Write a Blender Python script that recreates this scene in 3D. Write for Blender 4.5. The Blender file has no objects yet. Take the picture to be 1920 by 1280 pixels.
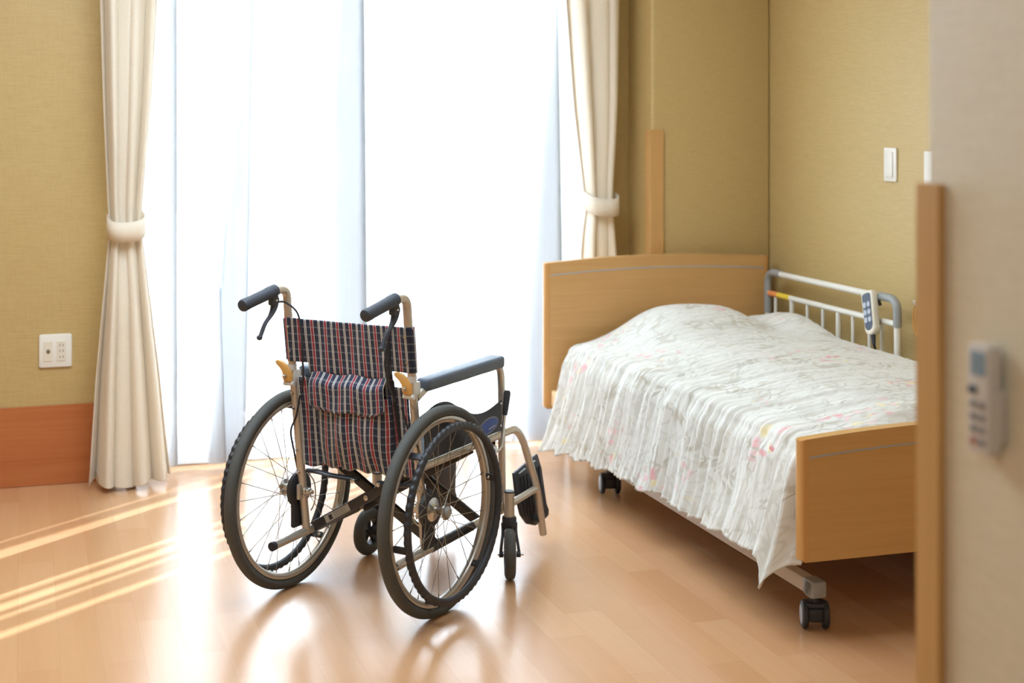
import bpy, bmesh, math, random
from mathutils import Vector, Matrix, noise
PI = math.pi
random.seed(7)
SC = bpy.context.scene
COL = SC.collection

# ------------------------------------------------------------------ camera
CAM_H = 1.36
YAW = math.atan(917 / 2850)
cam_d = bpy.data.cameras.new('camera')
cam = bpy.data.objects.new('camera', cam_d)
COL.objects.link(cam)
cam.location = (0, 0, CAM_H)
cam.rotation_euler = (PI / 2, 0, -YAW)
cam_d.sensor_width = 36.0
cam_d.lens = 2850 / 1920 * 36.0
cam_d.shift_y = -(640 - 203) / 1920
cam_d.clip_start = 0.05
cam_d.clip_end = 200
cam_d.dof.use_dof = True
cam_d.dof.focus_distance = 4.15
cam_d.dof.aperture_fstop = 2.8
SC.camera = cam

# ------------------------------------------------------------------ colour management, sky, sun
vs = SC.view_settings
vs.view_transform = 'Standard'
vs.look = 'None'
vs.exposure = 0.22
vs.gamma = 1.0
vs.use_curve_mapping = False
SC.cycles.max_bounces = 10
SC.cycles.diffuse_bounces = 6
SC.cycles.glossy_bounces = 4
SC.cycles.transmission_bounces = 8
SC.cycles.transparent_max_bounces = 16
SC.cycles.sample_clamp_indirect = 8.0
SC.cycles.use_denoising = True

SKY = 14.0
w = bpy.data.worlds.new('sky')
SC.world = w
w.use_nodes = True
wn = w.node_tree
wn.nodes.clear()
wo = wn.nodes.new('ShaderNodeOutputWorld')
wb = wn.nodes.new('ShaderNodeBackground')
wt = wn.nodes.new('ShaderNodeTexCoord')
wsep = wn.nodes.new('ShaderNodeSeparateXYZ')
wr = wn.nodes.new('ShaderNodeValToRGB')
wn.links.new(wt.outputs['Generated'], wsep.inputs[0])
wm = wn.nodes.new('ShaderNodeMapRange')
wm.inputs['From Min'].default_value = -1
wm.inputs['From Max'].default_value = 1
wn.links.new(wsep.outputs['Z'], wm.inputs['Value'])
wn.links.new(wm.outputs[0], wr.inputs[0])
wr.color_ramp.elements[0].position = 0.47
wr.color_ramp.elements[0].color = (0.085, 0.089, 0.093, 1)
wr.color_ramp.elements[1].position = 0.51
wr.color_ramp.elements[1].color = (0.22, 0.232, 0.245, 1)
e2 = wr.color_ramp.elements.new(0.575)
e2.color = (0.93, 0.97, 1.0, 1)
e3 = wr.color_ramp.elements.new(1.0)
e3.color = (0.80, 0.88, 1.0, 1)
wn.links.new(wr.outputs[0], wb.inputs['Color'])
wb.inputs['Strength'].default_value = SKY
wn.links.new(wb.outputs[0], wo.inputs[0])

SUN_AZ, SUN_EL = math.radians(40.5), math.radians(29)
sd = bpy.data.lights.new('sun', 'SUN')
sd.energy = 88.0
sd.angle = math.radians(0.53)
sd.color = (0.72, 0.86, 1.0)
sun = bpy.data.objects.new('sun', sd)
COL.objects.link(sun)
sdir = Vector((math.cos(SUN_AZ) * math.cos(SUN_EL), math.sin(SUN_AZ) * math.cos(SUN_EL), math.sin(SUN_EL)))
sun.rotation_euler = sdir.to_track_quat('Z', 'Y').to_euler()
sun.location = (6, 9, 6)

pd = bpy.data.lights.new('window_portal', 'AREA')
pd.shape = 'RECTANGLE'
pd.size, pd.size_y = 1.93, 2.14
pd.cycles.is_portal = True
portal = bpy.data.objects.new('window_portal', pd)
COL.objects.link(portal)
portal.location = (1.265, 6.06, 1.08)
portal.rotation_euler = (-PI / 2, 0, 0)

ENTRY_FILL_W = 13.0  # power of the added fill light in the entry passage
FILL_W = 72.0      # added fill light under the ceiling, built further down

# ------------------------------------------------------------------ helpers
def lin(c):
    out = []
    for v in c[:3]:
        v = v / 255.0
        out.append(v / 12.92 if v <= 0.04045 else ((v + 0.055) / 1.055) ** 2.4)
    return (out[0], out[1], out[2], 1.0)

ROOT_LOC = {}

def new_bm():
    return bmesh.new()

def mk(name, bm, mat, parent=None, sharp=40, label=None, uv=None, recalc=True):
    if recalc:
        bmesh.ops.recalc_face_normals(bm, faces=bm.faces[:])
    ang = math.radians(sharp)
    for f in bm.faces:
        f.smooth = True
    for ed in bm.edges:
        if len(ed.link_faces) == 2 and ed.calc_face_angle(0.0) > ang:
            ed.smooth = False
    root = parent
    while root is not None and root.parent is not None:
        root = root.parent
    off = ROOT_LOC.get(root.name) if root is not None else None
    if off is not None:
        bmesh.ops.translate(bm, verts=bm.verts[:], vec=-off)
    me = bpy.data.meshes.new(name)
    bm.to_mesh(me)
    bm.free()
    o = bpy.data.objects.new(name, me)
    COL.objects.link(o)
    if mat is not None:
        me.materials.append(mat)
    if parent is not None:
        o.parent = parent
    if label:
        o['label'] = label
    return o

def thing(name, label, cat, loc=(0, 0, 0), rotz=0.0, group=None, world=True):
    o = bpy.data.objects.new(name, None)
    COL.objects.link(o)
    o.location = loc
    o.rotation_euler = (0, 0, rotz)
    o.empty_display_size = 0.1
    o['label'] = label
    o['category'] = cat
    if group:
        o['group'] = group
    if world:
        ROOT_LOC[o.name] = Vector(loc)
    return o

def tag(o, label, cat, group=None):
    o['label'] = label
    o['category'] = cat
    if group:
        o['group'] = group
    return o

def struct(name, bm, mat, parent=None, **k):
    o = mk(name, bm, mat, parent, **k)
    if parent is None:
        o['kind'] = 'structure'
    return o

def box(bm, lo, hi, bevel=0.0, seg=2, rot=None):
    """axis aligned box between two corners, optional bevel, optional matrix applied afterwards"""
    t = bmesh.new()
    bmesh.ops.create_cube(t, size=1.0)
    lo, hi = Vector(lo), Vector(hi)
    c, s = (lo + hi) / 2, hi - lo
    for v in t.verts:
        v.co = Vector((v.co.x * s.x, v.co.y * s.y, v.co.z * s.z)) + c
    if bevel > 0:
        bmesh.ops.bevel(t, geom=t.edges[:], offset=bevel, segments=seg, affect='EDGES', profile=0.5)
    if rot is not None:
        for v in t.verts:
            v.co = rot @ v.co
    join(bm, t)

def join(bm, t):
    m = bpy.data.meshes.new('tmp')
    t.to_mesh(m)
    t.free()
    bm.from_mesh(m)
    bpy.data.meshes.remove(m)

def frame_of(d):
    d = d.normalized()
    a = Vector((0, 0, 1)) if abs(d.z) < 0.9 else Vector((1, 0, 0))
    x = d.cross(a).normalized()
    y = d.cross(x).normalized()
    return x, y

def tube(bm, pts, r, n=10, closed=False, caps=True, flat=1.0):
    pts = [Vector(p) for p in pts]
    N = len(pts)
    rs = r if isinstance(r, (list, tuple)) else [r] * N
    rings = []
    px = None
    for i, p in enumerate(pts):
        if closed:
            d = pts[(i + 1) % N] - pts[i - 1]
        else:
            d = pts[min(i + 1, N - 1)] - pts[max(i - 1, 0)]
        d.normalize()
        if px is None:
            x, y = frame_of(d)
        else:
            x = (px - d * px.dot(d))
            if x.length < 1e-6:
                x, y = frame_of(d)
            x.normalize()
            y = d.cross(x).normalized()
        px = x
        ring = [bm.verts.new(p + (x * math.cos(2 * PI * k / n) + y * flat * math.sin(2 * PI * k / n)) * rs[i]) for k in range(n)]
        rings.append(ring)
    M = N if closed else N - 1
    for i in range(M):
        a, b = rings[i], rings[(i + 1) % N]
        for k in range(n):
            try:
                bm.faces.new((a[k], a[(k + 1) % n], b[(k + 1) % n], b[k]))
            except ValueError:
                pass
    if caps and not closed:
        bm.faces.new(rings[0])
        bm.faces.new(rings[-1])

def fillet(pts, r, n=6):
    """round the inner corners of a polyline"""
    pts = [Vector(p) for p in pts]
    rr = r if isinstance(r, (list, tuple)) else [r] * len(pts)
    out = [pts[0]]
    for i in range(1, len(pts) - 1):
        p, a, b = pts[i], pts[i - 1], pts[i + 1]
        da, db = (a - p), (b - p)
        la = min(rr[i], da.length * 0.49)
        lb = min(rr[i], db.length * 0.49)
        s, e = p + da.normalized() * la, p + db.normalized() * lb
        for k in range(n + 1):
            t = k / n
            out.append(s * (1 - t) ** 2 + p * 2 * t * (1 - t) + e * t ** 2)
    out.append(pts[-1])
    return out

def spline(pts, n=8):
    pts = [Vector(p) for p in pts]
    P = [pts[0] * 2 - pts[1]] + pts + [pts[-1] * 2 - pts[-2]]
    out = []
    for i in range(1, len(P) - 2):
        a, b, c, d = P[i - 1], P[i], P[i + 1], P[i + 2]
        for k in range(n):
            t = k / n
            out.append(0.5 * ((2 * b) + (c - a) * t + (2 * a - 5 * b + 4 * c - d) * t * t + (3 * b - a - 3 * c + d) * t ** 3))
    out.append(pts[-1])
    return out

def cyl(bm, p0, p1, r, n=16, r2=None):
    tube(bm, [p0, p1], [r, r if r2 is None else r2], n)

def lathe(bm, prof, c, axis, n=24, closed_prof=False):
    """prof: list of (radius, height along axis)"""
    c, axis = Vector(c), Vector(axis).normalized()
    x, y = frame_of(axis)
    rings = []
    for (r, h) in prof:
        if r < 1e-6:
            rings.append([bm.verts.new(c + axis * h)])
        else:
            rings.append([bm.verts.new(c + axis * h + (x * math.cos(2 * PI * k / n) + y * math.sin(2 * PI * k / n)) * r) for k in range(n)])
    M = len(rings) if closed_prof else len(rings) - 1
    for i in range(M):
        a, b = rings[i], rings[(i + 1) % len(rings)]
        for k in range(n):
            A = [a[k % len(a)], a[(k + 1) % len(a)]] if len(a) > 1 else [a[0]]
            B = [b[(k + 1) % len(b)], b[k % len(b)]] if len(b) > 1 else [b[0]]
            vs_ = A + B
            if len(vs_) >= 3:
                try:
                    bm.faces.new(vs_)
                except ValueError:
                    pass

def prism(bm, outline, t0, t1, fmap, bevel=0.0, seg=2):
    """extrude a 2-D outline between depths t0 and t1; fmap(u, v, t) -> point"""
    t = bmesh.new()
    a = [t.verts.new(fmap(u, v, t0)) for u, v in outline]
    b = [t.verts.new(fmap(u, v, t1)) for u, v in outline]
    fa = t.faces.new(a)
    fb = t.faces.new(list(reversed(b)))
    n = len(a)
    for k in range(n):
        t.faces.new((a[k], b[k], b[(k + 1) % n], a[(k + 1) % n]))
    bmesh.ops.recalc_face_normals(t, faces=t.faces[:])
    if bevel > 0:
        eds = [e for e in t.edges if (e in fa.edges or e in fb.edges)] if fa.is_valid else t.edges[:]
        bmesh.ops.bevel(t, geom=eds, offset=bevel, segments=seg, affect='EDGES', profile=0.5)
    join(bm, t)

def rrect(x0, x1, y0, y1, r, n=5):
    out = []
    for (cx, cy, a0) in ((x1 - r, y1 - r, 0), (x0 + r, y1 - r, 90), (x0 + r, y0 + r, 180), (x1 - r, y0 + r, 270)):
        for k in range(n + 1):
            a = math.radians(a0 + 90 * k / n)
            out.append((cx + r * math.cos(a), cy + r * math.sin(a)))
    return out

def grid(bm, nu, nv, f, uvf=None, skip=None):
    """f(i/nu, j/nv) -> point ; uv in metres through uvf"""
    V = [[bm.verts.new(f(i / nu, j / nv)) for j in range(nv + 1)] for i in range(nu + 1)]
    lay = bm.loops.layers.uv.verify() if uvf else None
    for i in range(nu):
        for j in range(nv):
            if skip and skip((i + .5) / nu, (j + .5) / nv):
                continue
            fc = bm.faces.new((V[i][j], V[i + 1][j], V[i + 1][j + 1], V[i][j + 1]))
            if lay:
                for l, (a, b) in zip(fc.loops, ((i, j), (i + 1, j), (i + 1, j + 1), (i, j + 1))):
                    l[lay].uv = uvf(a / nu, b / nv)
    for v in [v for v in bm.verts if not v.link_faces]:
        bm.verts.remove(v)

def sstep(a, b, x):
    t = max(0.0, min(1.0, (x - a) / (b - a)))
    return t * t * (3 - 2 * t)

def lerp(a, b, t):
    return a + (b - a) * t

def interp(tab, x):
    if x <= tab[0][0]:
        return tab[0][1]
    for (a, va), (b, vb) in zip(tab, tab[1:]):
        if x <= b:
            return va + (vb - va) * (x - a) / (b - a)
    return tab[-1][1]

# ------------------------------------------------------------------ materials
def mat(name, color, rough=0.5, metal=0.0, spec=0.5, noise_s=0.0, noise_scale=40.0, bump=0.0, bump_scale=200.0, coat=0.0):
    m = bpy.data.materials.new(name)
    m.use_nodes = True
    nt = m.node_tree
    b = nt.nodes['Principled BSDF']
    b.inputs['Roughness'].default_value = rough
    b.inputs['Metallic'].default_value = metal
    b.inputs['Specular IOR Level'].default_value = spec
    b.inputs['Coat Weight'].default_value = coat
    c = lin(color)
    b.inputs['Base Color'].default_value = c
    tc = nt.nodes.new('ShaderNodeTexCoord')
    if noise_s > 0:
        n = nt.nodes.new('ShaderNodeTexNoise')
        n.inputs['Scale'].default_value = noise_scale
        n.inputs['Detail'].default_value = 3
        nt.links.new(tc.outputs['Object'], n.inputs['Vector'])
        mr = nt.nodes.new('ShaderNodeMapRange')
        mr.inputs['To Min'].default_value = 1 - noise_s
        mr.inputs['To Max'].default_value = 1 + noise_s
        nt.links.new(n.outputs['Fac'], mr.inputs['Value'])
        vm = nt.nodes.new('ShaderNodeVectorMath')
        vm.operation = 'SCALE'
        vm.inputs[0].default_value = c[:3]
        nt.links.new(mr.outputs[0], vm.inputs['Scale'])
        nt.links.new(vm.outputs[0], b.inputs['Base Color'])
    if bump > 0:
        n2 = nt.nodes.new('ShaderNodeTexNoise')
        n2.inputs['Scale'].default_value = bump_scale
        nt.links.new(tc.outputs['Object'], n2.inputs['Vector'])
        bp = nt.nodes.new('ShaderNodeBump')
        bp.inputs['Strength'].default_value = bump
        bp.inputs['Distance'].default_value = 0.002
        nt.links.new(n2.outputs['Fac'], bp.inputs['Height'])
        nt.links.new(bp.outputs[0], b.inputs['Normal'])
    return m

class NT:
    """tiny node builder"""
    def __init__(s, name):
        s.m = bpy.data.materials.new(name)
        s.m.use_nodes = True
        s.t = s.m.node_tree
        s.b = s.t.nodes['Principled BSDF']
        s.out = s.t.nodes['Material Output']
        s.tc = s.t.nodes.new('ShaderNodeTexCoord')
    def n(s, typ, **k):
        nd = s.t.nodes.new(typ)
        for a, v in k.items():
            setattr(nd, a, v)
        return nd
    def l(s, a, b):
        s.t.links.new(a, b)
    def math(s, op, a, b=None, c=None):
        nd = s.n('ShaderNodeMath', operation=op)
        for i, v in enumerate((a, b, c)):
            if v is None:
                continue
            if isinstance(v, (int, float)):
                nd.inputs[i].default_value = v
            else:
                s.l(v, nd.inputs[i])
        return nd.outputs[0]
    def mix(s, fac, a, b, blend='MIX'):
        nd = s.n('ShaderNodeMix', data_type='RGBA', blend_type=blend)
        for sock, v in ((nd.inputs[0], fac), (nd.inputs[6], a), (nd.inputs[7], b)):
            if isinstance(v, (int, float)):
                sock.default_value = v
            elif isinstance(v, tuple):
                sock.default_value = v
            else:
                s.l(v, sock)
        return nd.outputs[2]
    def mapping(s, src, scale=(1, 1, 1), rot=(0, 0, 0), loc=(0, 0, 0)):
        nd = s.n('ShaderNodeMapping')
        nd.inputs['Scale'].default_value = scale
        nd.inputs['Rotation'].default_value = rot
        nd.inputs['Location'].default_value = loc
        s.l(src, nd.inputs['Vector'])
        return nd.outputs[0]
    def noise(s, vec, scale, detail=2.0, rough=0.5, dist=0.0):
        nd = s.n('ShaderNodeTexNoise')
        nd.inputs['Scale'].default_value = scale
        nd.inputs['Detail'].default_value = detail
        nd.inputs['Roughness'].default_value = rough
        nd.inputs['Distortion'].default_value = dist
        s.l(vec, nd.inputs['Vector'])
        return nd
    def ramp(s, fac, stops, interp='LINEAR'):
        nd = s.n('ShaderNodeValToRGB')
        cr = nd.color_ramp
        cr.interpolation = interp
        while len(cr.elements) < len(stops):
            cr.elements.new(0.5)
        for e, (p, c) in zip(cr.elements, stops):
            e.position = p
            e.color = c if isinstance(c, tuple) else (c, c, c, 1)
        s.l(fac, nd.inputs[0])
        return nd.outputs[0]
    def bump(s, h, strength, dist=0.002):
        nd = s.n('ShaderNodeBump')
        nd.inputs['Strength'].default_value = strength
        nd.inputs['Distance'].default_value = dist
        s.l(h, nd.inputs['Height'])
        s.l(nd.outputs[0], s.b.inputs['Normal'])

def m_floor():
    k = NT('oak_strip_floor')
    v = k.mapping(k.tc.outputs['Object'], rot=(0, 0, PI / 2), loc=(0.0, 0.013, 0))
    br = k.n('ShaderNodeTexBrick')
    br.offset = 0.37
    br.offset_frequency = 2
    k.l(v, br.inputs['Vector'])
    br.inputs['Color1'].default_value = (0, 0, 0, 1)
    br.inputs['Color2'].default_value = (1, 1, 1, 1)
    br.inputs['Mortar'].default_value = (0.5, 0.5, 0.5, 1)
    br.inputs['Scale'].default_value = 1.0
    br.inputs['Mortar Size'].default_value = 0.0006
    br.inputs['Brick Width'].default_value = 0.46
    br.inputs['Row Height'].default_value = 0.1
    br.inputs['Bias'].default_value = 0.0
    tone = k.n('ShaderNodeSeparateColor')
    k.l(br.outputs['Color'], tone.inputs[0])
    base = k.ramp(tone.outputs[0], [(0.0, lin((192, 142, 100))), (0.5, lin((198, 150, 109))), (1.0, lin((204, 159, 119)))])
    g = k.noise(k.mapping(k.tc.outputs['Object'], scale=(60, 2.2, 1)), 1.0, 4, 0.6, 0.4)
    base = k.mix(k.math('MULTIPLY', k.ramp(g.outputs['Fac'], [(0.35, 0.0), (0.75, 1.0)]), 0.22), base, lin((178, 130, 84)))
    fig = k.noise(k.mapping(k.tc.outputs['Object'], scale=(7, 1.5, 1)), 1.0, 3, 0.5)
    base = k.mix(k.math('MULTIPLY', fig.outputs['Fac'], 0.25), base, lin((214, 174, 128)))
    base = k.mix(k.math('MULTIPLY', br.outputs['Fac'], 0.16), base, lin((120, 75, 42)))
    k.l(base, k.b.inputs['Base Color'])
    k.b.inputs['Roughness'].default_value = 0.22
    k.b.inputs['Specular IOR Level'].default_value = 1.0
    k.b.inputs['Coat Weight'].default_value = 0.0
    fine = k.noise(k.mapping(k.tc.outputs['Object'], scale=(1, 1, 1)), 420.0, 2, 0.6)
    grain = k.noise(k.mapping(k.tc.outputs['Object'], scale=(260, 14, 1)), 1.0, 3, 0.6)
    h = k.math('ADD', k.math('MULTIPLY', fine.outputs['Fac'], 0.5), k.math('MULTIPLY', grain.outputs['Fac'], 0.5))
    h = k.math('SUBTRACT', h, k.math('MULTIPLY', br.outputs['Fac'], 0.25))
    k.bump(h, 0.12, 0.001)
    return k.m

def m_wall(name, c1, c2, rough=0.48):
    k = NT(name)
    h = k.noise(k.mapping(k.tc.outputs['Object'], scale=(18, 18, 420)), 1.0, 4, 0.65)
    hv = k.noise(k.mapping(k.tc.outputs['Object'], scale=(300, 300, 30)), 1.0, 3, 0.6)
    f = k.math('ADD', k.math('MULTIPLY', h.outputs['Fac'], 0.65), k.math('MULTIPLY', hv.outputs['Fac'], 0.35))
    c = k.ramp(f, [(0.36, lin(c1)), (0.62, lin(c2))])
    k.l(c, k.b.inputs['Base Color'])
    k.b.inputs['Roughness'].default_value = rough
    k.b.inputs['Specular IOR Level'].default_value = 0.5
    k.bump(f, 0.3, 0.0015)
    return k.m

def m_wood(name, c1, c2, axis='x', rough=0.42, scale=1.0):
    k = NT(name)
    sc = {'x': (2.5, 60, 90), 'y': (60, 2.5, 90), 'z': (70, 70, 2.5)}[axis]
    v = k.mapping(k.tc.outputs['Object'], scale=tuple(s * scale for s in sc))
    g = k.noise(v, 1.0, 4, 0.6, 0.6)
    f2 = k.noise(k.mapping(k.tc.outputs['Object'], scale=tuple(s * scale * 0.15 for s in sc)), 1.0, 3, 0.5, 0.8)
    f = k.math('ADD', k.math('MULTIPLY', g.outputs['Fac'], 0.55), k.math('MULTIPLY', f2.outputs['Fac'], 0.45))
    k.l(k.ramp(f, [(0.34, lin(c1)), (0.66, lin(c2))]), k.b.inputs['Base Color'])
    k.b.inputs['Roughness'].default_value = rough
    k.bump(g.outputs['Fac'], 0.06, 0.001)
    return k.m

def m_plaid():
    k = NT('tartan_cloth')
    uv = k.n('ShaderNodeSeparateXYZ')
    k.l(k.tc.outputs['UV'], uv.inputs[0])
    fu = k.math('FRACT', k.math('DIVIDE', uv.outputs['X'], 0.042))
    fv = k.math('FRACT', k.math('DIVIDE', uv.outputs['Y'], 0.0215))
    navy, red, wht, gry = lin((27, 37, 66)), lin((154, 42, 60)), lin((222, 222, 217)), lin((138, 142, 150))
    c = k.ramp(fu, [(0.0, navy), (0.105, wht), (0.138, red), (0.315, wht), (0.348, navy), (0.635, wht), (0.692, navy),
                    (0.735, wht), (0.792, navy)], 'CONSTANT')
    band = k.ramp(fv, [(0.0, 0.0), (0.30, 0.42), (0.50, 0.0), (0.78, 0.12), (0.82, 0.0)], 'CONSTANT')
    c = k.mix(band, c, gry, 'LIGHTEN')
    n = k.noise(k.tc.outputs['UV'], 900, 1)
    c = k.mix(k.math('MULTIPLY', n.outputs['Fac'], 0.2), c, lin((52, 55, 66)))
    k.l(c, k.b.inputs['Base Color'])
    k.b.inputs['Roughness'].default_value = 0.8
    k.b.inputs['Sheen Weight'].default_value = 0.25
    k.bump(n.outputs['Fac'], 0.2, 0.001)
    return k.m

def m_bedspread():
    k = NT('floral_cotton')
    uv = k.tc.outputs['UV']
    wob = k.noise(uv, 9.0, 2)
    va = k.n('ShaderNodeVectorMath', operation='MULTIPLY_ADD')
    k.l(wob.outputs['Color'], va.inputs[0])
    va.inputs[1].default_value = (0.10, 0.10, 0)
    k.l(uv, va.inputs[2])
    W = va.outputs[0]
    white = lin((218, 218, 213))
    # curling foliage in grey-beige
    mg = k.n('ShaderNodeTexVoronoi', feature='DISTANCE_TO_EDGE')
    mg.inputs['Scale'].default_value = 13.0
    k.l(W, mg.inputs['Vector'])
    vine = k.ramp(mg.outputs['Distance'], [(0.0, 1.0), (0.035, 0.9), (0.07, 0.0)])
    wv = k.n('ShaderNodeTexWave', wave_type='RINGS')
    wv.inputs['Scale'].default_value = 14.0
    wv.inputs['Distortion'].default_value = 5.0
    wv.inputs['Detail'].default_value = 1.0
    wv.inputs['Detail Scale'].default_value = 1.2
    k.l(W, wv.inputs['Vector'])
    curl = k.ramp(wv.outputs['Fac'], [(0.80, 0.0), (0.90, 1.0)])
    patch = k.noise(uv, 6.5, 2, 0.5)
    leaf = k.ramp(patch.outputs['Fac'], [(0.50, 0.0), (0.60, 1.0)])
    tex = k.math('MAXIMUM', k.math('MULTIPLY', vine, 0.55), k.math('MULTIPLY', curl, 0.75))
    c = k.mix(k.math('MULTIPLY', k.math('MULTIPLY', tex, k.math('ADD', k.math('MULTIPLY', leaf, 0.6), 0.4)), 0.72), white, lin((156, 149, 132)))
    l2 = k.n('ShaderNodeTexVoronoi', feature='F1')
    l2.inputs['Scale'].default_value = 21.0
    k.l(W, l2.inputs['Vector'])
    lf = k.math('MULTIPLY', k.ramp(l2.outputs['Distance'], [(0.26, 1.0), (0.34, 0.0)]), leaf)
    c = k.mix(k.math('MULTIPLY', lf, 0.55), c, lin((186, 179, 160)))
    # soft blossoms in loose clusters
    vo = k.n('ShaderNodeTexVoronoi', feature='F1')
    vo.inputs['Scale'].default_value = 4.6
    k.l(W, vo.inputs['Vector'])
    sel = k.n('ShaderNodeSeparateColor')
    k.l(vo.outputs['Color'], sel.inputs[0])
    clus = k.math('MULTIPLY', k.ramp(vo.outputs['Distance'], [(0.30, 1.0), (0.50, 0.0)]), k.math('GREATER_THAN', sel.outputs[0], 0.38))
    pet = k.n('ShaderNodeTexVoronoi', feature='F1')
    pet.inputs['Scale'].default_value = 26.0
    k.l(W, pet.inputs['Vector'])
    pc = k.n('ShaderNodeSeparateColor')
    k.l(pet.outputs['Color'], pc.inputs[0])
    pm = k.math('MULTIPLY', k.ramp(pet.outputs['Distance'], [(0.20, 1.0), (0.47, 0.0)]), k.math('GREATER_THAN', pc.outputs[1], 0.15))
    pcol = k.ramp(pc.outputs[0], [(0.0, lin((224, 160, 168))), (0.35, lin((232, 180, 186))), (0.6, lin((236, 200, 202))), (0.78, lin((230, 216, 168))), (0.93, lin((206, 126, 136)))], 'CONSTANT')
    c = k.mix(k.math('MULTIPLY', k.math('MULTIPLY', clus, pm), 0.80), c, pcol)
    k.l(c, k.b.inputs['Base Color'])
    k.b.inputs['Roughness'].default_value = 0.85
    k.b.inputs['Specular IOR Level'].default_value = 0.2
    n = k.noise(uv, 700, 1)
    k.bump(n.outputs['Fac'], 0.1, 0.001)
    return k.m

def m_sheer():
    k = NT('voile')
    t = k.t
    tr = k.n('ShaderNodeBsdfTransparent')
    tl = k.n('ShaderNodeBsdfTranslucent')
    df = k.n('ShaderNodeBsdfDiffuse')
    tl.inputs['Color'].default_value = (0.52, 0.535, 0.56, 1)
    df.inputs['Color'].default_value = (0.78, 0.81, 0.85, 1)
    m1 = k.n('ShaderNodeMixShader')
    m1.inputs[0].default_value = 0.45
    k.l(tl.outputs[0], m1.inputs[1])
    k.l(df.outputs[0], m1.inputs[2])
    m2 = k.n('ShaderNodeMixShader')
    lw = k.n('ShaderNodeLayerWeight')
    lw.inputs['Blend'].default_value = 0.35
    f = k.ramp(lw.outputs['Facing'], [(0.0, 0.82), (1.0, 0.995)])
    wv = k.noise(k.mapping(k.tc.outputs['Object'], scale=(220, 220, 3)), 1.0, 2)
    f2 = k.math('ADD', f, k.math('MULTIPLY', k.math('SUBTRACT', wv.outputs['Fac'], 0.5), 0.10))
    k.l(f2, m2.inputs[0])
    k.l(tr.outputs[0], m2.inputs[1])
    k.l(m1.outputs[0], m2.inputs[2])
    k.l(m2.outputs[0], k.out.inputs[0])
    return k.m

def m_drape():
    k = NT('cream_drape')
    tl = k.n('ShaderNodeBsdfTranslucent')
    tl.inputs['Color'].default_value = lin((240, 226, 204))
    mx = k.n('ShaderNodeMixShader')
    mx.inputs[0].default_value = 0.22
    k.l(k.b.outputs[0], mx.inputs[1])
    k.l(tl.outputs[0], mx.inputs[2])
    k.l(mx.outputs[0], k.out.inputs[0])
    n = k.noise(k.mapping(k.tc.outputs['Object'], scale=(300, 300, 120)), 1.0, 2)
    k.l(k.ramp(n.outputs['Fac'], [(0.3, lin((238, 228, 210))), (0.7, lin((244, 236, 220)))]), k.b.inputs['Base Color'])
    k.b.inputs['Roughness'].default_value = 0.8
    k.b.inputs['Sheen Weight'].default_value = 0.2
    return k.m

def m_glass():
    k = NT('window_glass')
    tr = k.n('ShaderNodeBsdfTransparent')
    tr.inputs['Color'].default_value = (0.96, 0.98, 0.98, 1)
    gl = k.n('ShaderNodeBsdfGlossy')
    gl.inputs['Roughness'].default_value = 0.02
    lw = k.n('ShaderNodeLayerWeight')
    lw.inputs['Blend'].default_value = 0.5
    mx = k.n('ShaderNodeMixShader')
    k.l(k.math('ADD', k.math('MULTIPLY', k.math('POWER', lw.outputs['Facing'], 5.0), 0.7), 0.03), mx.inputs[0])
    k.l(tr.outputs[0], mx.inputs[1])
    k.l(gl.outputs[0], mx.inputs[2])
    k.l(mx.outputs[0], k.out.inputs[0])
    return k.m

M = {}
M['floor'] = m_floor()
M['wall'] = m_wall('khaki_woven_wallpaper', (183, 157, 103), (197, 172, 117))
M['wall_cream'] = m_wall('cream_woven_wallpaper', (208, 198, 172), (220, 210, 186))
M['ceiling'] = mat('white_ceiling', (236, 234, 226), 0.9, noise_s=0.03)
M['base'] = m_wood('reddish_wood_base', (176, 100, 52), (190, 116, 64), 'x', 0.5)
M['guard'] = m_wood('honey_wood_guard', (190, 146, 88), (204, 160, 102), 'z', 0.45)
M['beech'] = m_wood('beech_veneer', (192, 149, 92), (202, 159, 102), 'x', 0.4)
M['beech_edge'] = m_wood('beech_edge', (192, 142, 82), (204, 156, 96), 'z', 0.38)
M['light_wood'] = m_wood('pale_wood', (226, 190, 140), (236, 204, 156), 'y', 0.5)
M['inlay'] = mat('inlay_metal', (178, 182, 188), 0.35, 0.4)
M['plaid'] = m_plaid()
M['spread'] = m_bedspread()
M['sheer'] = m_sheer()
M['drape'] = m_drape()
M['glass'] = m_glass()
M['alu'] = mat('white_aluminium', (214, 216, 216), 0.4, 0.2)
M['champagne'] = mat('champagne_tube', (200, 192, 180), 0.36, 0.6, noise_s=0.03)
M['chrome'] = mat('bright_steel', (206, 204, 200), 0.22, 0.95)
M['spoke'] = mat('spoke_steel', (150, 146, 138), 0.35, 0.8)
M['rim'] = mat('anodised_rim', (196, 190, 180), 0.32, 0.7)
M['tire'] = mat('grey_rubber', (78, 80, 78), 0.75, noise_s=0.08, bump=0.2)
M['black'] = mat('black_plastic', (44, 46, 52), 0.5, noise_s=0.05)
M['blacktube'] = mat('black_enamel', (46, 46, 50), 0.35, spec=0.6)
M['grip'] = mat('grey_grip_rubber', (58, 64, 74), 0.6, bump=0.15, bump_scale=400)
M['pad'] = mat('slate_armrest_vinyl', (84, 95, 108), 0.5, bump=0.2, bump_scale=500)
M['seat'] = mat('black_seat_fabric', (34, 34, 38), 0.8, bump=0.3, bump_scale=600)
M['amber'] = mat('amber_plastic', (214, 164, 92), 0.45)
M['bluelabel'] = mat('blue_label', (40, 74, 158), 0.35)
M['silverlabel'] = mat('silver_label', (168, 166, 158), 0.4, noise_s=0.05)
M['white_pl'] = mat('white_plastic', (232, 229, 220), 0.4)
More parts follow.
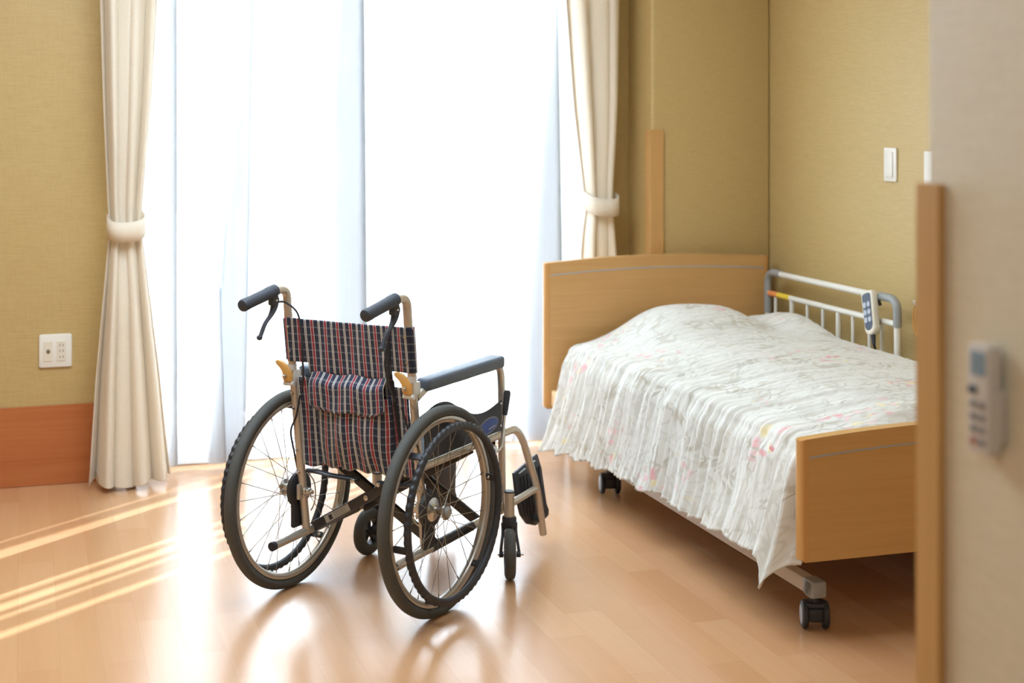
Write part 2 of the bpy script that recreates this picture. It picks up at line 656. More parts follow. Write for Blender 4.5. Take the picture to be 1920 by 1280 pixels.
M['ivory'] = mat('ivory_plastic', (226, 220, 204), 0.42)
M['grey_pl'] = mat('grey_plastic', (150, 153, 153), 0.45)
M['grey_cap'] = mat('blue_grey_cap', (186, 192, 196), 0.45)
M['white_metal'] = mat('white_enamel', (228, 226, 218), 0.35)
M['frame_grey'] = mat('pale_grey_enamel', (206, 198, 190), 0.4)
M['dark_panel'] = mat('dark_keypad', (62, 72, 92), 0.4)
M['key'] = mat('keypad_button', (178, 186, 200), 0.45)
M['slot'] = mat('dark_slot', (120, 116, 104), 0.6)
M['orange_st'] = mat('orange_sticker', (238, 150, 92), 0.5)
M['yellow_st'] = mat('yellow_sticker', (236, 204, 70), 0.5)
M['orange_cord'] = mat('orange_cord', (226, 160, 74), 0.5)
M['lcd'] = mat('lcd_blue', (130, 158, 176), 0.25)
M['rem'] = mat('warm_white_plastic', (206, 202, 196), 0.45)
M['rem_key'] = mat('remote_key_grey', (128, 128, 132), 0.5)
M['rem_red'] = mat('remote_key_red', (168, 104, 92), 0.5)
M['concrete'] = mat('pale_concrete', (190, 190, 188), 0.85, noise_s=0.06, noise_scale=6)
M['facade'] = mat('grey_facade', (120, 128, 140), 0.85, noise_s=0.06, noise_scale=2)
M['winglass'] = mat('far_window', (64, 74, 88), 0.25)
M['railing'] = mat('railing_enamel', (170, 174, 178), 0.45)
M['board'] = mat('screen_board', (150, 148, 142), 0.7, noise_s=0.05)
M['lampglow'] = None

# ------------------------------------------------------------------ the room
XL, XR, YB, YN, ZC = -1.55, 2.86, 5.745, -1.6, 2.50
WX0, WX1, WZ1 = 0.300, 2.235, 2.15         # window opening
PX, PY = 2.345, 5.50                       # pillar corner
FX, FY = 1.134, 1.737                      # near wall corner

b = new_bm(); box(b, (XL, YN, -0.10), (XR, 6.05, 0.0)); struct('floor', b, M['floor'])
b = new_bm(); box(b, (XL - .1, YN - .1, ZC), (XR + .1, 6.05, ZC + .1)); struct('ceiling', b, M['ceiling'])
b = new_bm()
box(b, (XL - .1, YB, 0), (WX0, 6.05, ZC))
box(b, (WX1, YB, 0), (XR + .1, 6.05, ZC))
box(b, (WX0, YB, WZ1), (WX1, 6.05, ZC))
box(b, (PX, PY, 0), (XR, YB, ZC), 0.012, 3)
struct('wall_back', b, M['wall'])
b = new_bm(); box(b, (XR, FY - .3, 0), (XR + .1, YB, ZC)); struct('wall_right', b, M['wall'])
b = new_bm(); box(b, (XL - .1, YN, 0), (XL, YB, ZC)); struct('wall_left', b, M['wall'])
b = new_bm(); box(b, (XL - .1, YN - .1, 0), (FX, YN, ZC)); struct('wall_near', b, M['wall_cream'])
b = new_bm(); box(b, (FX, YN - .1, 0), (XR + .1, FY, ZC), 0.006, 2); struct('wall_entry', b, M['wall_cream'])
b = new_bm(); box(b, (XL, YB - .008, 0), (WX0, YB, 0.287), 0.002, 1)
struct('baseboard_back', b, M['base'])
b = new_bm(); box(b, (XL, YN, 0), (XL + .008, YB - .008, 0.287), 0.002, 1); struct('baseboard_left', b, M['base'])
b = new_bm(); box(b, (PX, PY - .008, 0), (XR, PY, 0.287), 0.002, 1); struct('baseboard_pillar', b, M['base'])
b = new_bm(); box(b, (XR - .008, FY, 0), (XR, PY - .008, 0.287), 0.002, 1); struct('baseboard_right', b, M['base'])

# wooden corner guards
b = new_bm()
prism(b, [(PX - .009, PY - .009), (PX + .046, PY - .009), (PX + .046, PY), (PX, PY), (PX, PY + .046), (PX - .009, PY + .046)], 0, 1.276,
      lambda u, v, t: Vector((u, v, t)), 0.002, 2)
struct('trim_1', b, M['guard'])
b = new_bm()
prism(b, [(FX - .011, FY + .011), (FX - .011, FY - .040), (FX, FY - .040), (FX, FY), (FX + .046, FY), (FX + .046, FY + .011)], 0, 1.262,
      lambda u, v, t: Vector((u, v, t)), 0.002, 2)
struct('trim_2', b, M['guard'])

# sliding window: frame, two sashes, panes
b = new_bm()
for lo, hi in (((WX0, 5.90, 0), (WX0 + .035, 6.04, WZ1)), ((WX1 - .035, 5.90, 0), (WX1, 6.04, WZ1)),
               ((WX0, 5.90, WZ1 - .04), (WX1, 6.04, WZ1)), ((WX0, 5.90, 0), (WX1, 6.04, 0.03))):
    box(b, lo, hi, 0.003, 1)
win = struct('window_1', b, M['alu'])
for (x0, x1, y) in ((WX0 + .035, 1.415, 5.945), (1.375, WX1 - .035, 5.99)):
    b = new_bm()
    for lo, hi in (((x0, y - .015, .03), (x0 + .045, y + .015, WZ1 - .04)), ((x1 - .045, y - .015, .03), (x1, y + .015, WZ1 - .04)),
                   ((x0, y - .015, .03), (x1, y + .015, .11)), ((x0, y - .015, WZ1 - .09), (x1, y + .015, WZ1 - .04))):
        box(b, lo, hi, 0.003, 1)
    s = mk('sash', b, M['alu'], win)
    b = new_bm(); box(b, (x0 + .045, y - .003, .11), (x1 - .045, y + .003, WZ1 - .09)); mk('pane', b, M['glass'], s)

# ------------------------------------------------------------------ outside
b = new_bm(); box(b, (-3, 6.05, -0.22), (8, 7.75, -0.10)); struct('balcony_floor', b, M['concrete'])
b = new_bm(); box(b, (-40, 7.75, -3.4), (60, 70, -3.2)); struct('ground', b, M['concrete'])

rl = thing('balcony_railing', 'grey barred balcony railing seen through the sheer curtain', 'railing', (1.3, 7.62, -0.10))
b = new_bm(); box(b, (-2.6, 7.58, 1.13), (2.34, 7.66, 1.17), 0.008, 2); mk('top_rail', b, M['railing'], rl)
b = new_bm(); box(b, (-2.6, 7.605, 0.02), (2.34, 7.635, 0.06), 0.003, 1); mk('lower_rail', b, M['railing'], rl)
for i in range(24):
    x = 0.02 + i * 0.097
    b = new_bm(); tube(b, [(x, 7.62, .05), (x, 7.62, 1.14)], .006, 8); mk('bar', b, M['railing'], rl)
for i in range(5):
    x = -2.5 + i * 1.2
    b = new_bm(); box(b, (x, 7.60, -0.10), (x + .04, 7.64, 1.13), 0.004, 1); mk('post', b, M['railing'], rl)

# unseen slatted mask, added to cut the sun into stripes on the floor
ps = thing('privacy_screen', 'tall slatted privacy screen at the end of the balcony', 'screen', (2.4, 6.9, -0.10))
def ys(x0):
    return 5.83 + (2.4 - x0) * math.tan(SUN_AZ)
slits = [(0.853, 0.877), (0.984, 1.161), (1.494, 1.563), (1.622, 1.776), (1.902, 1.957)]
edges = [7.76]
for a_, b_ in slits:
    edges += [ys(a_), ys(b_)]
edges += [6.06]
for i in range(0, len(edges), 2):
    y1, y0 = edges[i], edges[i + 1]
    b = new_bm(); box(b, (2.394, y0, -0.10), (2.40, y1, 4.2), 0.001, 1); mk('slat', b, M['board'], ps)
b = new_bm(); box(b, (2.40, 6.06, 4.10), (2.43, 7.76, 4.2)); mk('cross_rail', b, M['board'], ps)
b = new_bm(); box(b, (2.40, 6.06, -0.10), (2.43, 7.76, 0.0)); mk('cross_rail', b, M['board'], ps)

def far_building(x0, x1, y, z1, label):
    t = thing('building', label, 'building', ((x0 + x1) / 2, y, -3.2))
    b = new_bm(); box(b, (x0, y, -3.2), (x1, y + 6, z1), 0.05, 1); mk('facade', b, M['facade'], t)
    b = new_bm(); box(b, (x0 - .15, y - .15, z1), (x1 + .15, y + 6.1, z1 + .25), 0.03, 1); mk('roof', b, M['concrete'], t)
    nx = max(2, int((x1 - x0) / 1.5))
    for i in range(nx):
        for kz in range(2):
            x = x0 + (i + .5) * (x1 - x0) / nx
            z = -0.9 + kz * 1.6
            if z + .9 < z1:
                b = new_bm(); box(b, (x - .4, y - .05, z), (x + .4, y + .02, z + .9), 0.02, 1); mk('window', b, M['winglass'], t)
far_building(4.35, 9.2, 25.0, 1.95, 'nearer grey low building hazily visible through the sheer curtain')
far_building(9.5, 15.0, 29.0, 2.2, 'farther grey low building beside the right drape seen through the sheer curtain')

# ------------------------------------------------------------------ curtain rail, sheer and drapes
cr = thing('curtain_rail', 'white double curtain rail above the window', 'curtain rail', (1.26, 5.70, 2.24))
for y in (5.62, 5.70):
    b = new_bm(); box(b, (0.15, y - .01, 2.225), (2.32, y + .01, 2.25), 0.003, 1); mk('track', b, M['white_metal'], cr)
for x in (0.30, 1.25, 2.20):
    b = new_bm(); box(b, (x - .015, 5.61, 2.25), (x + .015, 5.745, 2.262), 0.002, 1); mk('bracket', b, M['white_metal'], cr)

SY = 5.805
def build_sheer():
    folds = [(0.511, 0.548, 0.520, 0.550), (0.655, 0.672, 0.690, 0.720), (0.786, 0.832, 0.690, 0.808),
             (1.150, 1.262, 1.030, 1.274), (1.46, 1.475, 1.44, 1.47), (1.68, 1.70, 1.66, 1.69), (2.035, 2.060, 1.90, 2.085)]
    NZ = 44
    rows = []
    rnd = random.Random(3)
    ph = [rnd.uniform(0, 6.28) for _ in range(8)]
    for j in range(NZ + 1):
        z = 0.022 + (2.215 - 0.022) * j / NZ
        t = (1.775 - z) / (1.775 - 0.35)
        pts = []
        x = 0.325
        xs_end = 2.222
        def seg(xa, xb, ya, yb, n, wav):
            for q in range(n):
                s = q / n
                xx = xa + (xb - xa) * s
                yy = lerp(ya, yb, s * s * (3 - 2 * s))
                if wav:
                    env = math.sin(PI * s)
                    yy += env * (0.010 * math.sin(xx * 21 + ph[0] + 0.5 * math.sin(z * 1.3)) + 0.006 * math.sin(xx * 47 + ph[1] - z * .8)
                                 + 0.003 * math.sin(xx * 93 + ph[2] + z))
                pts.append(Vector((xx, yy, z)))
        y = SY
        for (ta, tb, ba, bb) in folds:
            xa, xb = lerp(ta, ba, t), lerp(tb, bb, t)
            seg(x, xb, y, SY - .012, 12, True)
            seg(xb, xa, SY - .012, SY + .004, 6, False)
            seg(xa, xb, SY + .010, SY + .022, 6, False)
            x, y = xb, SY + .022
        seg(x, xs_end, y, SY, 12, True)
        pts.append(Vector((xs_end, SY, z)))
        rows.append(pts)
    b = new_bm()
    V = [[b.verts.new(p) for p in r] for r in rows]
    for j in range(NZ):
        for i in range(len(V[0]) - 1):
            b.faces.new((V[j][i], V[j][i + 1], V[j + 1][i + 1], V[j + 1][i]))
    o = mk('sheer_curtain', b, M['sheer'], None, sharp=180, recalc=False)
    tag(o, 'sheer white voile curtain drawn across the bright window', 'curtain')
build_sheer()

def drape(label, xl, xr, tie_z0, tie_z1, phase, nf, yc, flip):
    t = thing('drape', label, 'curtain', ((xl[0][1] + xr[0][1]) / 2, yc, 0.01), group='cream drapes at the window')
    NZ, NX = 70, 120
    zt = (tie_z0 + tie_z1) / 2
    def f(u, v):
        z = lerp(0.012, 2.225, v)
        x0, x1 = interp(xl, z), interp(xr, z)
        wd = x1 - x0
        amp = lerp(0.060, 0.034, math.exp(-((z - zt) / 0.22) ** 2)) * (1.0 if z > zt else lerp(1.0, 1.35, sstep(zt, 0.0, z)))
        below = sstep(zt, zt - .35, z)
        a = 2 * PI * nf * u + phase + 0.35 * math.sin(3 * u + z * 1.1)
        c = math.cos(a) + 0.30 * math.cos(1.62 * a + 1.3 + z * .6) * (1 - below * .3)
        ss = math.sin(a)
        x = lerp(x0, x1, u) + 0.028 * wd / 0.2 * ss * math.sin(PI * min(1, max(0, u * 1.0))) * (1.0 - 0.3 * below)
        y = yc - amp * c * (0.55 + 0.45 * math.sin(PI * u)) - 0.012 * below * math.sin(5 * u + phase)
        if flip < 0:
            y += sstep(.86, 1.0, u) * (5.738 - y)
        hem = 0.010 * math.sin(9 * u + phase) + 0.006 * math.sin(21 * u)
        if v < 0.02:
            z += hem + 0.006
        return Vector((x, y, z))
    b = new_bm()
    grid(b, NX, NZ, f)
    o = mk('cloth', b, M['drape'], t, sharp=180, recalc=False)
    sm = o.modifiers.new('thick', 'SOLIDIFY'); sm.thickness = 0.002; sm.offset = 0
    b = new_bm()
    grid(b, NX, 3, lambda u, v: f(u, .001 + v * .040) + Vector((0, -.0045, 0)))
    hm = mk('hem', b, M['drape'], o, sharp=180, recalc=False)
    # tieback band around the waist
    b = new_bm()
    cx0, cx1 = interp(xl, zt) - .008, interp(xr, zt) + .010
    n = 40
    rings = []
    for i in range(n):
        a = 2 * PI * i / n
        ex = (cx0 + cx1) / 2 + (cx1 - cx0) / 2 * math.copysign(abs(math.cos(a)) ** 0.8, math.cos(a))
        ey = yc + 0.070 * math.copysign(abs(math.sin(a)) ** 0.8, math.sin(a))
        dz = 0.040 * (0.5 + 0.5 * math.sin(a)) + 0.004 * math.cos(a) * flip
        rings.append([b.verts.new((ex, ey, tie_z0 + dz)), b.verts.new((lerp(ex, (cx0 + cx1) / 2, -.01), lerp(ey, yc, -.03), (tie_z0 + tie_z1) / 2 + dz)), b.verts.new((ex, ey, tie_z1 + dz))])
    for i in range(n):
        p, q = rings[i], rings[(i + 1) % n]
        for m_ in range(2):
            b.faces.new((p[m_], q[m_], q[m_ + 1], p[m_ + 1]))
    tb = mk('tieback', b, M['drape'], t, sharp=60)
    sm = tb.modifiers.new('thick', 'SOLIDIFY'); sm.thickness = 0.004; sm.offset = 0
    return t
drape('cream drape tied back at the left side of the window beside the outlet',
      [(0.0, .222), (0.4, .247), (0.85, .288), (0.93, .297), (1.02, .289), (1.4, .273), (1.78, .262), (2.23, .255)],
      [(0.0, .514), (0.4, .474), (0.85, .418), (0.93, .408), (1.02, .412), (1.4, .445), (1.78, .466), (2.23, .475)], 0.885, 0.955, 0.6, 4.5, 5.625, 1)
drape('cream drape tied back at the right side of the window behind the headboard',
      [(0.0, 2.05), (0.4, 2.07), (0.85, 2.105), (0.97, 2.122), (1.05, 2.110), (1.4, 2.07), (1.78, 2.040), (2.23, 2.02)],
      [(0.0, 2.31), (0.4, 2.29), (0.85, 2.250), (0.97, 2.236), (1.05, 2.240), (1.4, 2.262), (1.78, 2.272), (2.23, 2.278)], 0.935, 1.005, 2.2, 3.3, 5.625, -1)

# ------------------------------------------------------------------ wall plates
ol = thing('wall_outlet', 'square white outlet plate on the khaki wall left of the drape', 'outlet', (0.112, 5.745, 0.484))
ymap = lambda y0: (lambda u, v, t: Vector((u, y0 - t, v)))
b = new_bm(); prism(b, rrect(.055, .169, .424, .544, .008), 0, .009, ymap(5.745), .003, 2); mk('plate', b, M['white_pl'], ol)
for (x0, x1) in ((.071, .102), (.117, .148)):
    b = new_bm(); prism(b, rrect(x0, x1, .447, .519, .003), .008, .0115, ymap(5.745), .0008, 1)
    ins = mk('module', b, M['ivory'], ol)
    if x0 < .1:
        b = new_bm(); lathe(b, [(0, .006), (.0028, .006), (.0028, .004), (.0062, .004), (.0072, 0)], (.087, 5.745 - .0115, .483), (0, -1, 0), 20)
        mk('coax_jack', b, M['slot'], ins)
    else:
        for zz in (.462, .483, .504):
            for xx in (.1275, .1385):
                b = new_bm(); box(b, (xx - .0011, 5.7325, zz - .004), (xx + .0011, 5.734, zz + .004)); mk('socket_slot', b, M['slot'], ins)

xmap = lambda x0: (lambda u, v, t: Vector((x0 - t, u, v)))
sw = thing('light_switch', 'white wide rocker light switch on the right wall above the bed rail', 'switch', (2.86, 4.60, 1.165))
b = new_bm(); prism(b, rrect(4.563, 4.641, 1.107, 1.224, .006), 0, .008, xmap(2.86), .003, 2); mk('plate', b, M['white_pl'], sw)
b = new_bm(); prism(b, rrect(4.580, 4.624, 1.122, 1.210, .003), .007, .013, xmap(2.86), .0015, 2); mk('rocker', b, M['white_pl'], sw)
sw2 = thing('light_switch', 'white switch plate half hidden at the upper end of the near wall', 'switch', (2.86, 4.35, 1.165))
b = new_bm(); prism(b, rrect(4.318, 4.394, 1.100, 1.218, .006), 0, .008, xmap(2.86), .003, 2); mk('plate', b, M['white_pl'], sw2)
b = new_bm(); prism(b, rrect(4.335, 4.379, 1.115, 1.203, .003), .007, .013, xmap(2.86), .0015, 2); mk('rocker', b, M['white_pl'], sw2)

nc = thing('call_cord', 'orange cord coiled on a white wall hook beyond the bed rail', 'cord', (2.86, 4.36, 0.70))
b = new_bm(); tube(b, fillet([(2.86, 4.398, .708), (2.825, 4.398, .706), (2.818, 4.398, .722)], .01), .005, 8); mk('hook', b, M['white_pl'], nc)
b = new_bm()
for kk in range(3):
    pts = []
    for i in range(28):
        a = 2 * PI * i / 28
        pts.append((2.838 - .006 * kk, 4.378 + (.022 + .004 * kk) * math.sin(a) + .004 * kk, .660 + (.046 + .004 * kk) * math.cos(a)))
    tube(b, pts, .0028, 6, closed=True)
tube(b, spline([(2.838, 4.363, .62), (2.842, 4.358, .50), (2.85, 4.363, .36), (2.853, 4.368, .30)]), .0028, 6)
mk('cord_loop', b, M['orange_cord'], nc)

# ------------------------------------------------------------------ air conditioner remote on the near wall
rm = thing('wall_remote', 'small off-white remote control with blue display in a holder on the near wall', 'remote control', (1.134, 1.60, 1.0))
b = new_bm(); prism(b, rrect(1.567, 1.613, .952, 1.018, .004), 0, .020, xmap(1.134), .003, 2); mk('holder', b, M['rem'], rm)
b = new_bm(); prism(b, rrect(1.568, 1.612, .938, 1.072, .006), .006, .026, xmap(1.134), .003, 2); rb = mk('body', b, M['rem'], rm)
b = new_bm(); prism(b, rrect(1.574, 1.604, 1.034, 1.064, .003), .0255, .0268, xmap(1.134), .0004, 1); mk('display', b, M['lcd'], rb)
b = new_bm(); prism(b, rrect(1.592, 1.608, 1.012, 1.021, .003), .0255, .0285, xmap(1.134), .0006, 1); mk('power_button', b, M['dark_panel'], rb)
for r_ in range(4):
    for c_ in range(2):
        y0 = 1.575 + c_ * .017
        z0 = .950 + r_ * .015
        b = new_bm(); prism(b, rrect(y0, y0 + .012, z0, z0 + .008, .002), .0255, .028, xmap(1.134), .0006, 1)
        mk('button', b, M['rem_red'] if (r_ == 0 and c_ == 1) else M['rem_key'], rb)

# ------------------------------------------------------------------ added fill lights under the ceiling (out of frame, brighten the camera side)
cl = thing('ceiling_light', 'square flush ceiling luminaire over the middle of the room', 'lamp', (0.50, 3.9, 2.5))
b = new_bm(); box(b, (-.40, 3.0, 2.462), (1.4, 4.8, 2.5), .008, 2); mk('housing', b, M['white_pl'], cl)
ld = bpy.data.lights.new('lamp_light', 'AREA')
ld.shape = 'RECTANGLE'
ld.size, ld.size_y = 1.76, 1.76
ld.energy = FILL_W
ld.color = (0.74, 0.88, 1.0)
lo_ = bpy.data.objects.new('lamp_light', ld)
COL.objects.link(lo_)
lo_.location = (.50, 3.9, 2.458)

cl2 = thing('ceiling_light', 'round flush ceiling luminaire in the entry passage behind the viewer', 'lamp', (-.35, .55, 2.5))  # second unseen source, added to brighten the entry wall and fill from the front
b = new_bm(); lathe(b, [(0, -.035), (.20, -.035), (.215, -.028), (.22, -.010), (.22, 0), (0, 0)], (-.35, .55, 2.5), (0, 0, 1), 40); mk('housing', b, M['white_pl'], cl2)
ld2 = bpy.data.lights.new('entry_lamp_light', 'AREA')
ld2.shape = 'DISK'
ld2.size = .38
ld2.energy = ENTRY_FILL_W
ld2.color = (0.80, 0.91, 1.0)
lo2 = bpy.data.objects.new('entry_lamp_light', ld2)
COL.objects.link(lo2)
lo2.location = (-.35, .55, 2.462)

# ------------------------------------------------------------------ bed
BX0, BX1 = 1.866, 2.804
BC = (BX0 + BX1) / 2
bed = thing('care_bed', 'adjustable care bed with honey wood end boards on black casters', 'bed', (BC, 4.42, 0))
def end_board(name, y0, y1, z0, zend, rise, front_face_y, thick_edge=.024):
    def top(x):
        s = (x - BC) / (BX1 - BX0) * 2
        return zend + rise * (1 - s * s)
    n = 24
    ol_ = []
    xa, xb = BX0 + thick_edge, BX1 - thick_edge
    ol_ += [(xb, z0), (xa, z0)]
    ol_ += [(lerp(xa, xb, i / n), top(lerp(xa, xb, i / n))) for i in range(n + 1)]
    b = new_bm()
    prism(b, ol_, y0, y1, lambda u, v, t: Vector((u, t, v)), 0.0)
    bd = mk(name, b, M['beech'], bed, sharp=30)
    # rounded solid edges left and right
    for side in (0, 1):
        xo, xi = (BX0, xa) if side == 0 else (BX1, xb)
        r_ = (y1 - y0) / 2
        prof = [(xi, y0), ]
        for i in range(13):
            a = -PI / 2 + PI * i / 12
            prof.append((xo + (r_ * .72 * (1 - math.cos(a))) * (1 if side == 0 else -1), (y0 + y1) / 2 + r_ * math.sin(a)))
        prof.append((xi, y1))
        b = new_bm()
        t = bmesh.new()
        lo__ = [t.verts.new((x, y, z0 + (.006 if abs(x - xi) > .012 else 0))) for x, y in prof]
        hi__ = [t.verts.new((x, y, top(x) - (.002 if abs(x - xi) > .016 else 0))) for x, y in prof]
        t.faces.new(lo__); t.faces.new(list(reversed(hi__)))
        for i in range(len(prof)):
            q = (i + 1) % len(prof)
            t.faces.new((lo__[i], lo__[q], hi__[q], hi__[i]))
        join(b, t)
        mk('edge_strip', b, M['beech_edge'], bd, sharp=40)
    # metal inlay that follows the arch
    b = new_bm()
    t = bmesh.new()
    yy = front_face_y
    A = []
    for i in range(n + 1):
        x = lerp(xa, xb, i / n)
        zc = top(x) - .047
        A.append([t.verts.new((x, yy - .0012, zc - .0024)), t.verts.new((x, yy - .0012, zc + .0024)), t.verts.new((x, yy + .002, zc + .0024)), t.verts.new((x, yy + .002, zc - .0024))])
    for i in range(n):
        for q in range(4):
            t.faces.new((A[i][q], A[i][(q + 1) % 4], A[i + 1][(q + 1) % 4], A[i + 1][q]))
    t.faces.new(A[0]); t.faces.new(A[-1])
    join(b, t)
    mk('inlay_strip', b, M['inlay'], bd, label='thin grey metal inlay line', sharp=30)
    return bd
end_board('footboard', 3.425, 3.462, .213, .522, .021, 3.425)
end_board('headboard', 5.400, 5.435, .230, .777, .019, 5.400)
# lower chassis bars
for x in (1.955, 2.68):
    b = new_bm(); box(b, (x, 3.545, .088), (x + .035, 5.20, .126), .004, 2); fr = mk('chassis_bar', b, M['frame_grey'], bed)
    b = new_bm(); box(b, (x - .002, 3.515, .086), (x + .037, 3.575, .129), .005, 2); mk('bar_cap', b, M['grey_pl'], fr)
for y in (3.85, 4.95):
    b = new_bm(); box(b, (1.99, y, .092), (2.68, y + .04, .122), .004, 1); mk('cross_bar', b, M['frame_grey'], bed)
b = new_bm(); box(b, (1.945, 3.475, .225), (2.735, 5.385, .285), .006, 2); mk('deck', b, M['frame_grey'], bed)
b = new_bm(); box(b, (1.890, 3.47, .238), (1.935, 5.399, .300), .006, 2); mk('side_board', b, M['light_wood'], bed, label='pale wood side board')
for y in (4.0, 4.75):
    for x in (2.02, 2.62):
        b = new_bm(); tube(b, [(x, y, .115), (x, y + .28, .235)], .016, 8); mk('lift_arm', b, M['frame_grey'], bed)
b = new_bm(); box(b, (1.935, 3.475, .286), (2.745, 5.385, .452), .035, 4); mk('mattress', b, M['white_pl'], bed)

def bed_caster(x, y, ang):
    R_ = Matrix.Translation((x, y, 0)) @ Matrix.Rotation(ang, 4, 'Z')
    P = lambda a, c, d: R_ @ Vector((a, c, d))
    ax = (R_.to_3x3() @ Vector((1, 0, 0)))
    b = new_bm()
    box(b, (-.020, -.028, .022), (.020, .020, .058), .006, 2, R_)
    tube(b, [P(0, 0, .05), P(0, 0, .082)], [.016, .013], 12)
    box(b, (-.030, -.020, .052), (.030, .028, .070), .006, 2, R_)
    c = mk('caster', b, M['black'], bed)
    b = new_bm(); cyl(b, P(0, 0, .078), P(0, 0, .092), .009, 12); mk('stem', b, M['chrome'], c)
    for s in (-1, 1):
        b = new_bm()
        prof = [(0, -.008), (.030, -.008), (.035, -.004), (.0362, 0), (.035, .006), (.030, .009), (0, .009)]
        lathe(b, prof, P(s * .0265, 0, .0365), ax * s, 28)
        wv = mk('wheel', b, M['black'], c)
        b = new_bm()
        lathe(b, [(0, .0100), (.024, .0100), (.0265, .008), (.0265, .0085)], P(s * .0265, 0, .0365), ax * s, 24)
        mk('wheel_cap', b, M['grey_cap'], wv, label='blue-grey wheel cap')
    return c
bed_caster(1.973, 3.545, math.radians(-20))
bed_caster(1.973, 5.005, math.radians(-12))
bed_caster(2.698, 3.545, math.radians(5))
bed_caster(2.698, 5.005, math.radians(-8))
for (x, y) in ((1.973, 5.005), (2.698, 5.005), (2.698, 3.545), (1.973, 3.545)):
    b = new_bm(); box(b, (x - .02, y - .02, .082), (x + .02, y + .02, .128), .005, 2); mk('caster_block', b, M['grey_pl'], bed)

# ------------------------------------------------------------------ bedspread
def build_spread():
    Y0, Y1 = 3.466, 5.342
    NU, NV = 150, 560
    zhem = [(3.47, .200), (3.74, .204), (3.86, .196), (4.01, .184), (4.2, .176), (4.45, .172), (4.73, .158), (4.99, .142), (5.27, .100), (5.37, .092)]
    # arc-length style cross-section: u 0..1 ; 0 hem, .30 mattress edge, 1 right rim
    def top_z(x, y):
        z = .503 + .045 * sstep(1.93, 2.25, x) - .018 * sstep(4.4, 5.3, y) * (1 - sstep(1.95, 2.3, x))
        z += .012 * math.exp(-((x - 2.45) / .3) ** 2)
        # pillow under the spread
        px_ = math.exp(-(abs((x - 2.33) / .27)) ** 3.2)
        py_ = math.exp(-(abs((y - 5.12) / .21)) ** 3.0)
        z += .066 * px_ * py_
        px_ = math.exp(-(abs((x - 2.70) / .11)) ** 2.4)
        py_ = math.exp(-(abs((y - 4.97) / .20)) ** 2.4)
        z += .046 * px_ * py_
        z -= .034 * math.exp(-((x - 2.575) / .055) ** 2) * math.exp(-((y - 5.15) / .22) ** 2)
        z -= .018 * sstep(5.22, 5.34, y)
        fbt = .522 + .021 * (1 - ((x - BC) / (BX1 - BX0) * 2) ** 2)
        z = lerp(z, fbt - .028, sstep(3.528, 3.468, y))
        return z
    def f(u, v):
        y = lerp(Y0, Y1, v)
        ue = .30
        # fan: the wrinkles lean along the bed as they hang
        if u < ue:
            s = u / ue                          # 0 hem .. 1 edge
            zt = top_z(1.93, y) - .028
            zh = interp(zhem, y)
            z = lerp(zh, zt, s)
            fl = (1 - s)
            xh = 1.838 + .018 * math.sin(y * 3.1 + .5)
            x = lerp(xh, 1.908, s ** 0.8)
            if s > .85:
                q = (s - .85) / .15
                x += .014 * q * q
        else:
            s = (u - ue) / (1 - ue)
            if s < .06:
                q = s / .06
                a = q * PI / 2
                zt = top_z(1.965, y)
                z0 = top_z(1.93, y) - .028
                x = 1.922 + .043 * (1 - math.cos(a)) 
                z = z0 + (zt - z0) * math.sin(a)
            else:
                q = (s - .06) / .94
                x = lerp(1.965, 2.752, q)
                z = top_z(x, y) - .10 * sstep(2.70, 2.752, x) ** 1.3
        # gathers: ridges run across the bed and down over the side
        drp = 1 - sstep(.18, .42, u)            # 1 on the hanging side
        lean = .10 * (u - .3) + .05 * noise.noise(Vector((u * 3.0, y * 1.5, 3.3)))
        yy = y + lean
        foot = 1 - sstep(4.3, 5.0, y)
        g1 = noise.noise(Vector((yy * 21, u * 1.2, 0.0)))
        g2 = noise.noise(Vector((yy * 46, u * 1.8, 7.1)))
        g3 = noise.noise(Vector((yy * 9, u * 1.1, 2.7)))
        r1 = (1 - abs(g1) * 2.2)
        r2 = (1 - abs(g2) * 2.2)
        d = .0125 * r1 + .0075 * r2 + .010 * g3
        top_amt = lerp(.40, .66, foot) * sstep(1.0, .6, u) + .22
        amt = lerp(top_amt, 1.15, drp)
        amt *= lerp(.75, 1.0, sstep(0.0, .5, 1 - abs(v - .45) * 1.2))
        edge_r = sstep(.97, 1.0, u)
        d *= amt * (1 - edge_r)
        if u < ue:
            x -= d * 1.15
            z += d * .1
            # hanging folds grow downwards
            x -= .010 * (1 - u / ue) * math.sin(y * 26 + 2 * math.sin(y * 5))
            z += (1 - u / ue) * .006 * math.sin(y * 34)
        else:
            ww = sstep(ue, ue + .06, u)
            x -= d * (1 - ww)
            z += d * .75 * lerp(.7, 1, ww)
        # foot end turns round the corner
        if u < ue + .03:
            tcor = sstep(3.530, 3.470, y)
            hang = 1 - sstep(.05, ue + .03, u)
            x += .075 * sstep(3.500, 3.466, y) * (0.35 + 0.65 * hang)
            z -= .0
            tip = math.exp(-((y - 3.508) / .017) ** 2)
            x -= .006 * tip * hang
            z -= .070 * tip * hang ** 2.2
        # head end of the side hangs slightly open
        x += .026 * sstep(4.95, 5.33, y) * (1 - sstep(ue, .75, u))
        return Vector((x, y, z))
    b = new_bm()
    grid(b, NU, NV, f, uvf=lambda u, v: ((u * 1.32), v * 1.9))
    o = mk('bedspread', b, M['spread'], None, sharp=180, recalc=False)
    sm = o.modifiers.new('thick', 'SOLIDIFY'); sm.thickness = 0.003; sm.offset = 0
    tag(o, 'white floral bedspread in fine gathers over the care bed', 'bedspread')
build_spread()

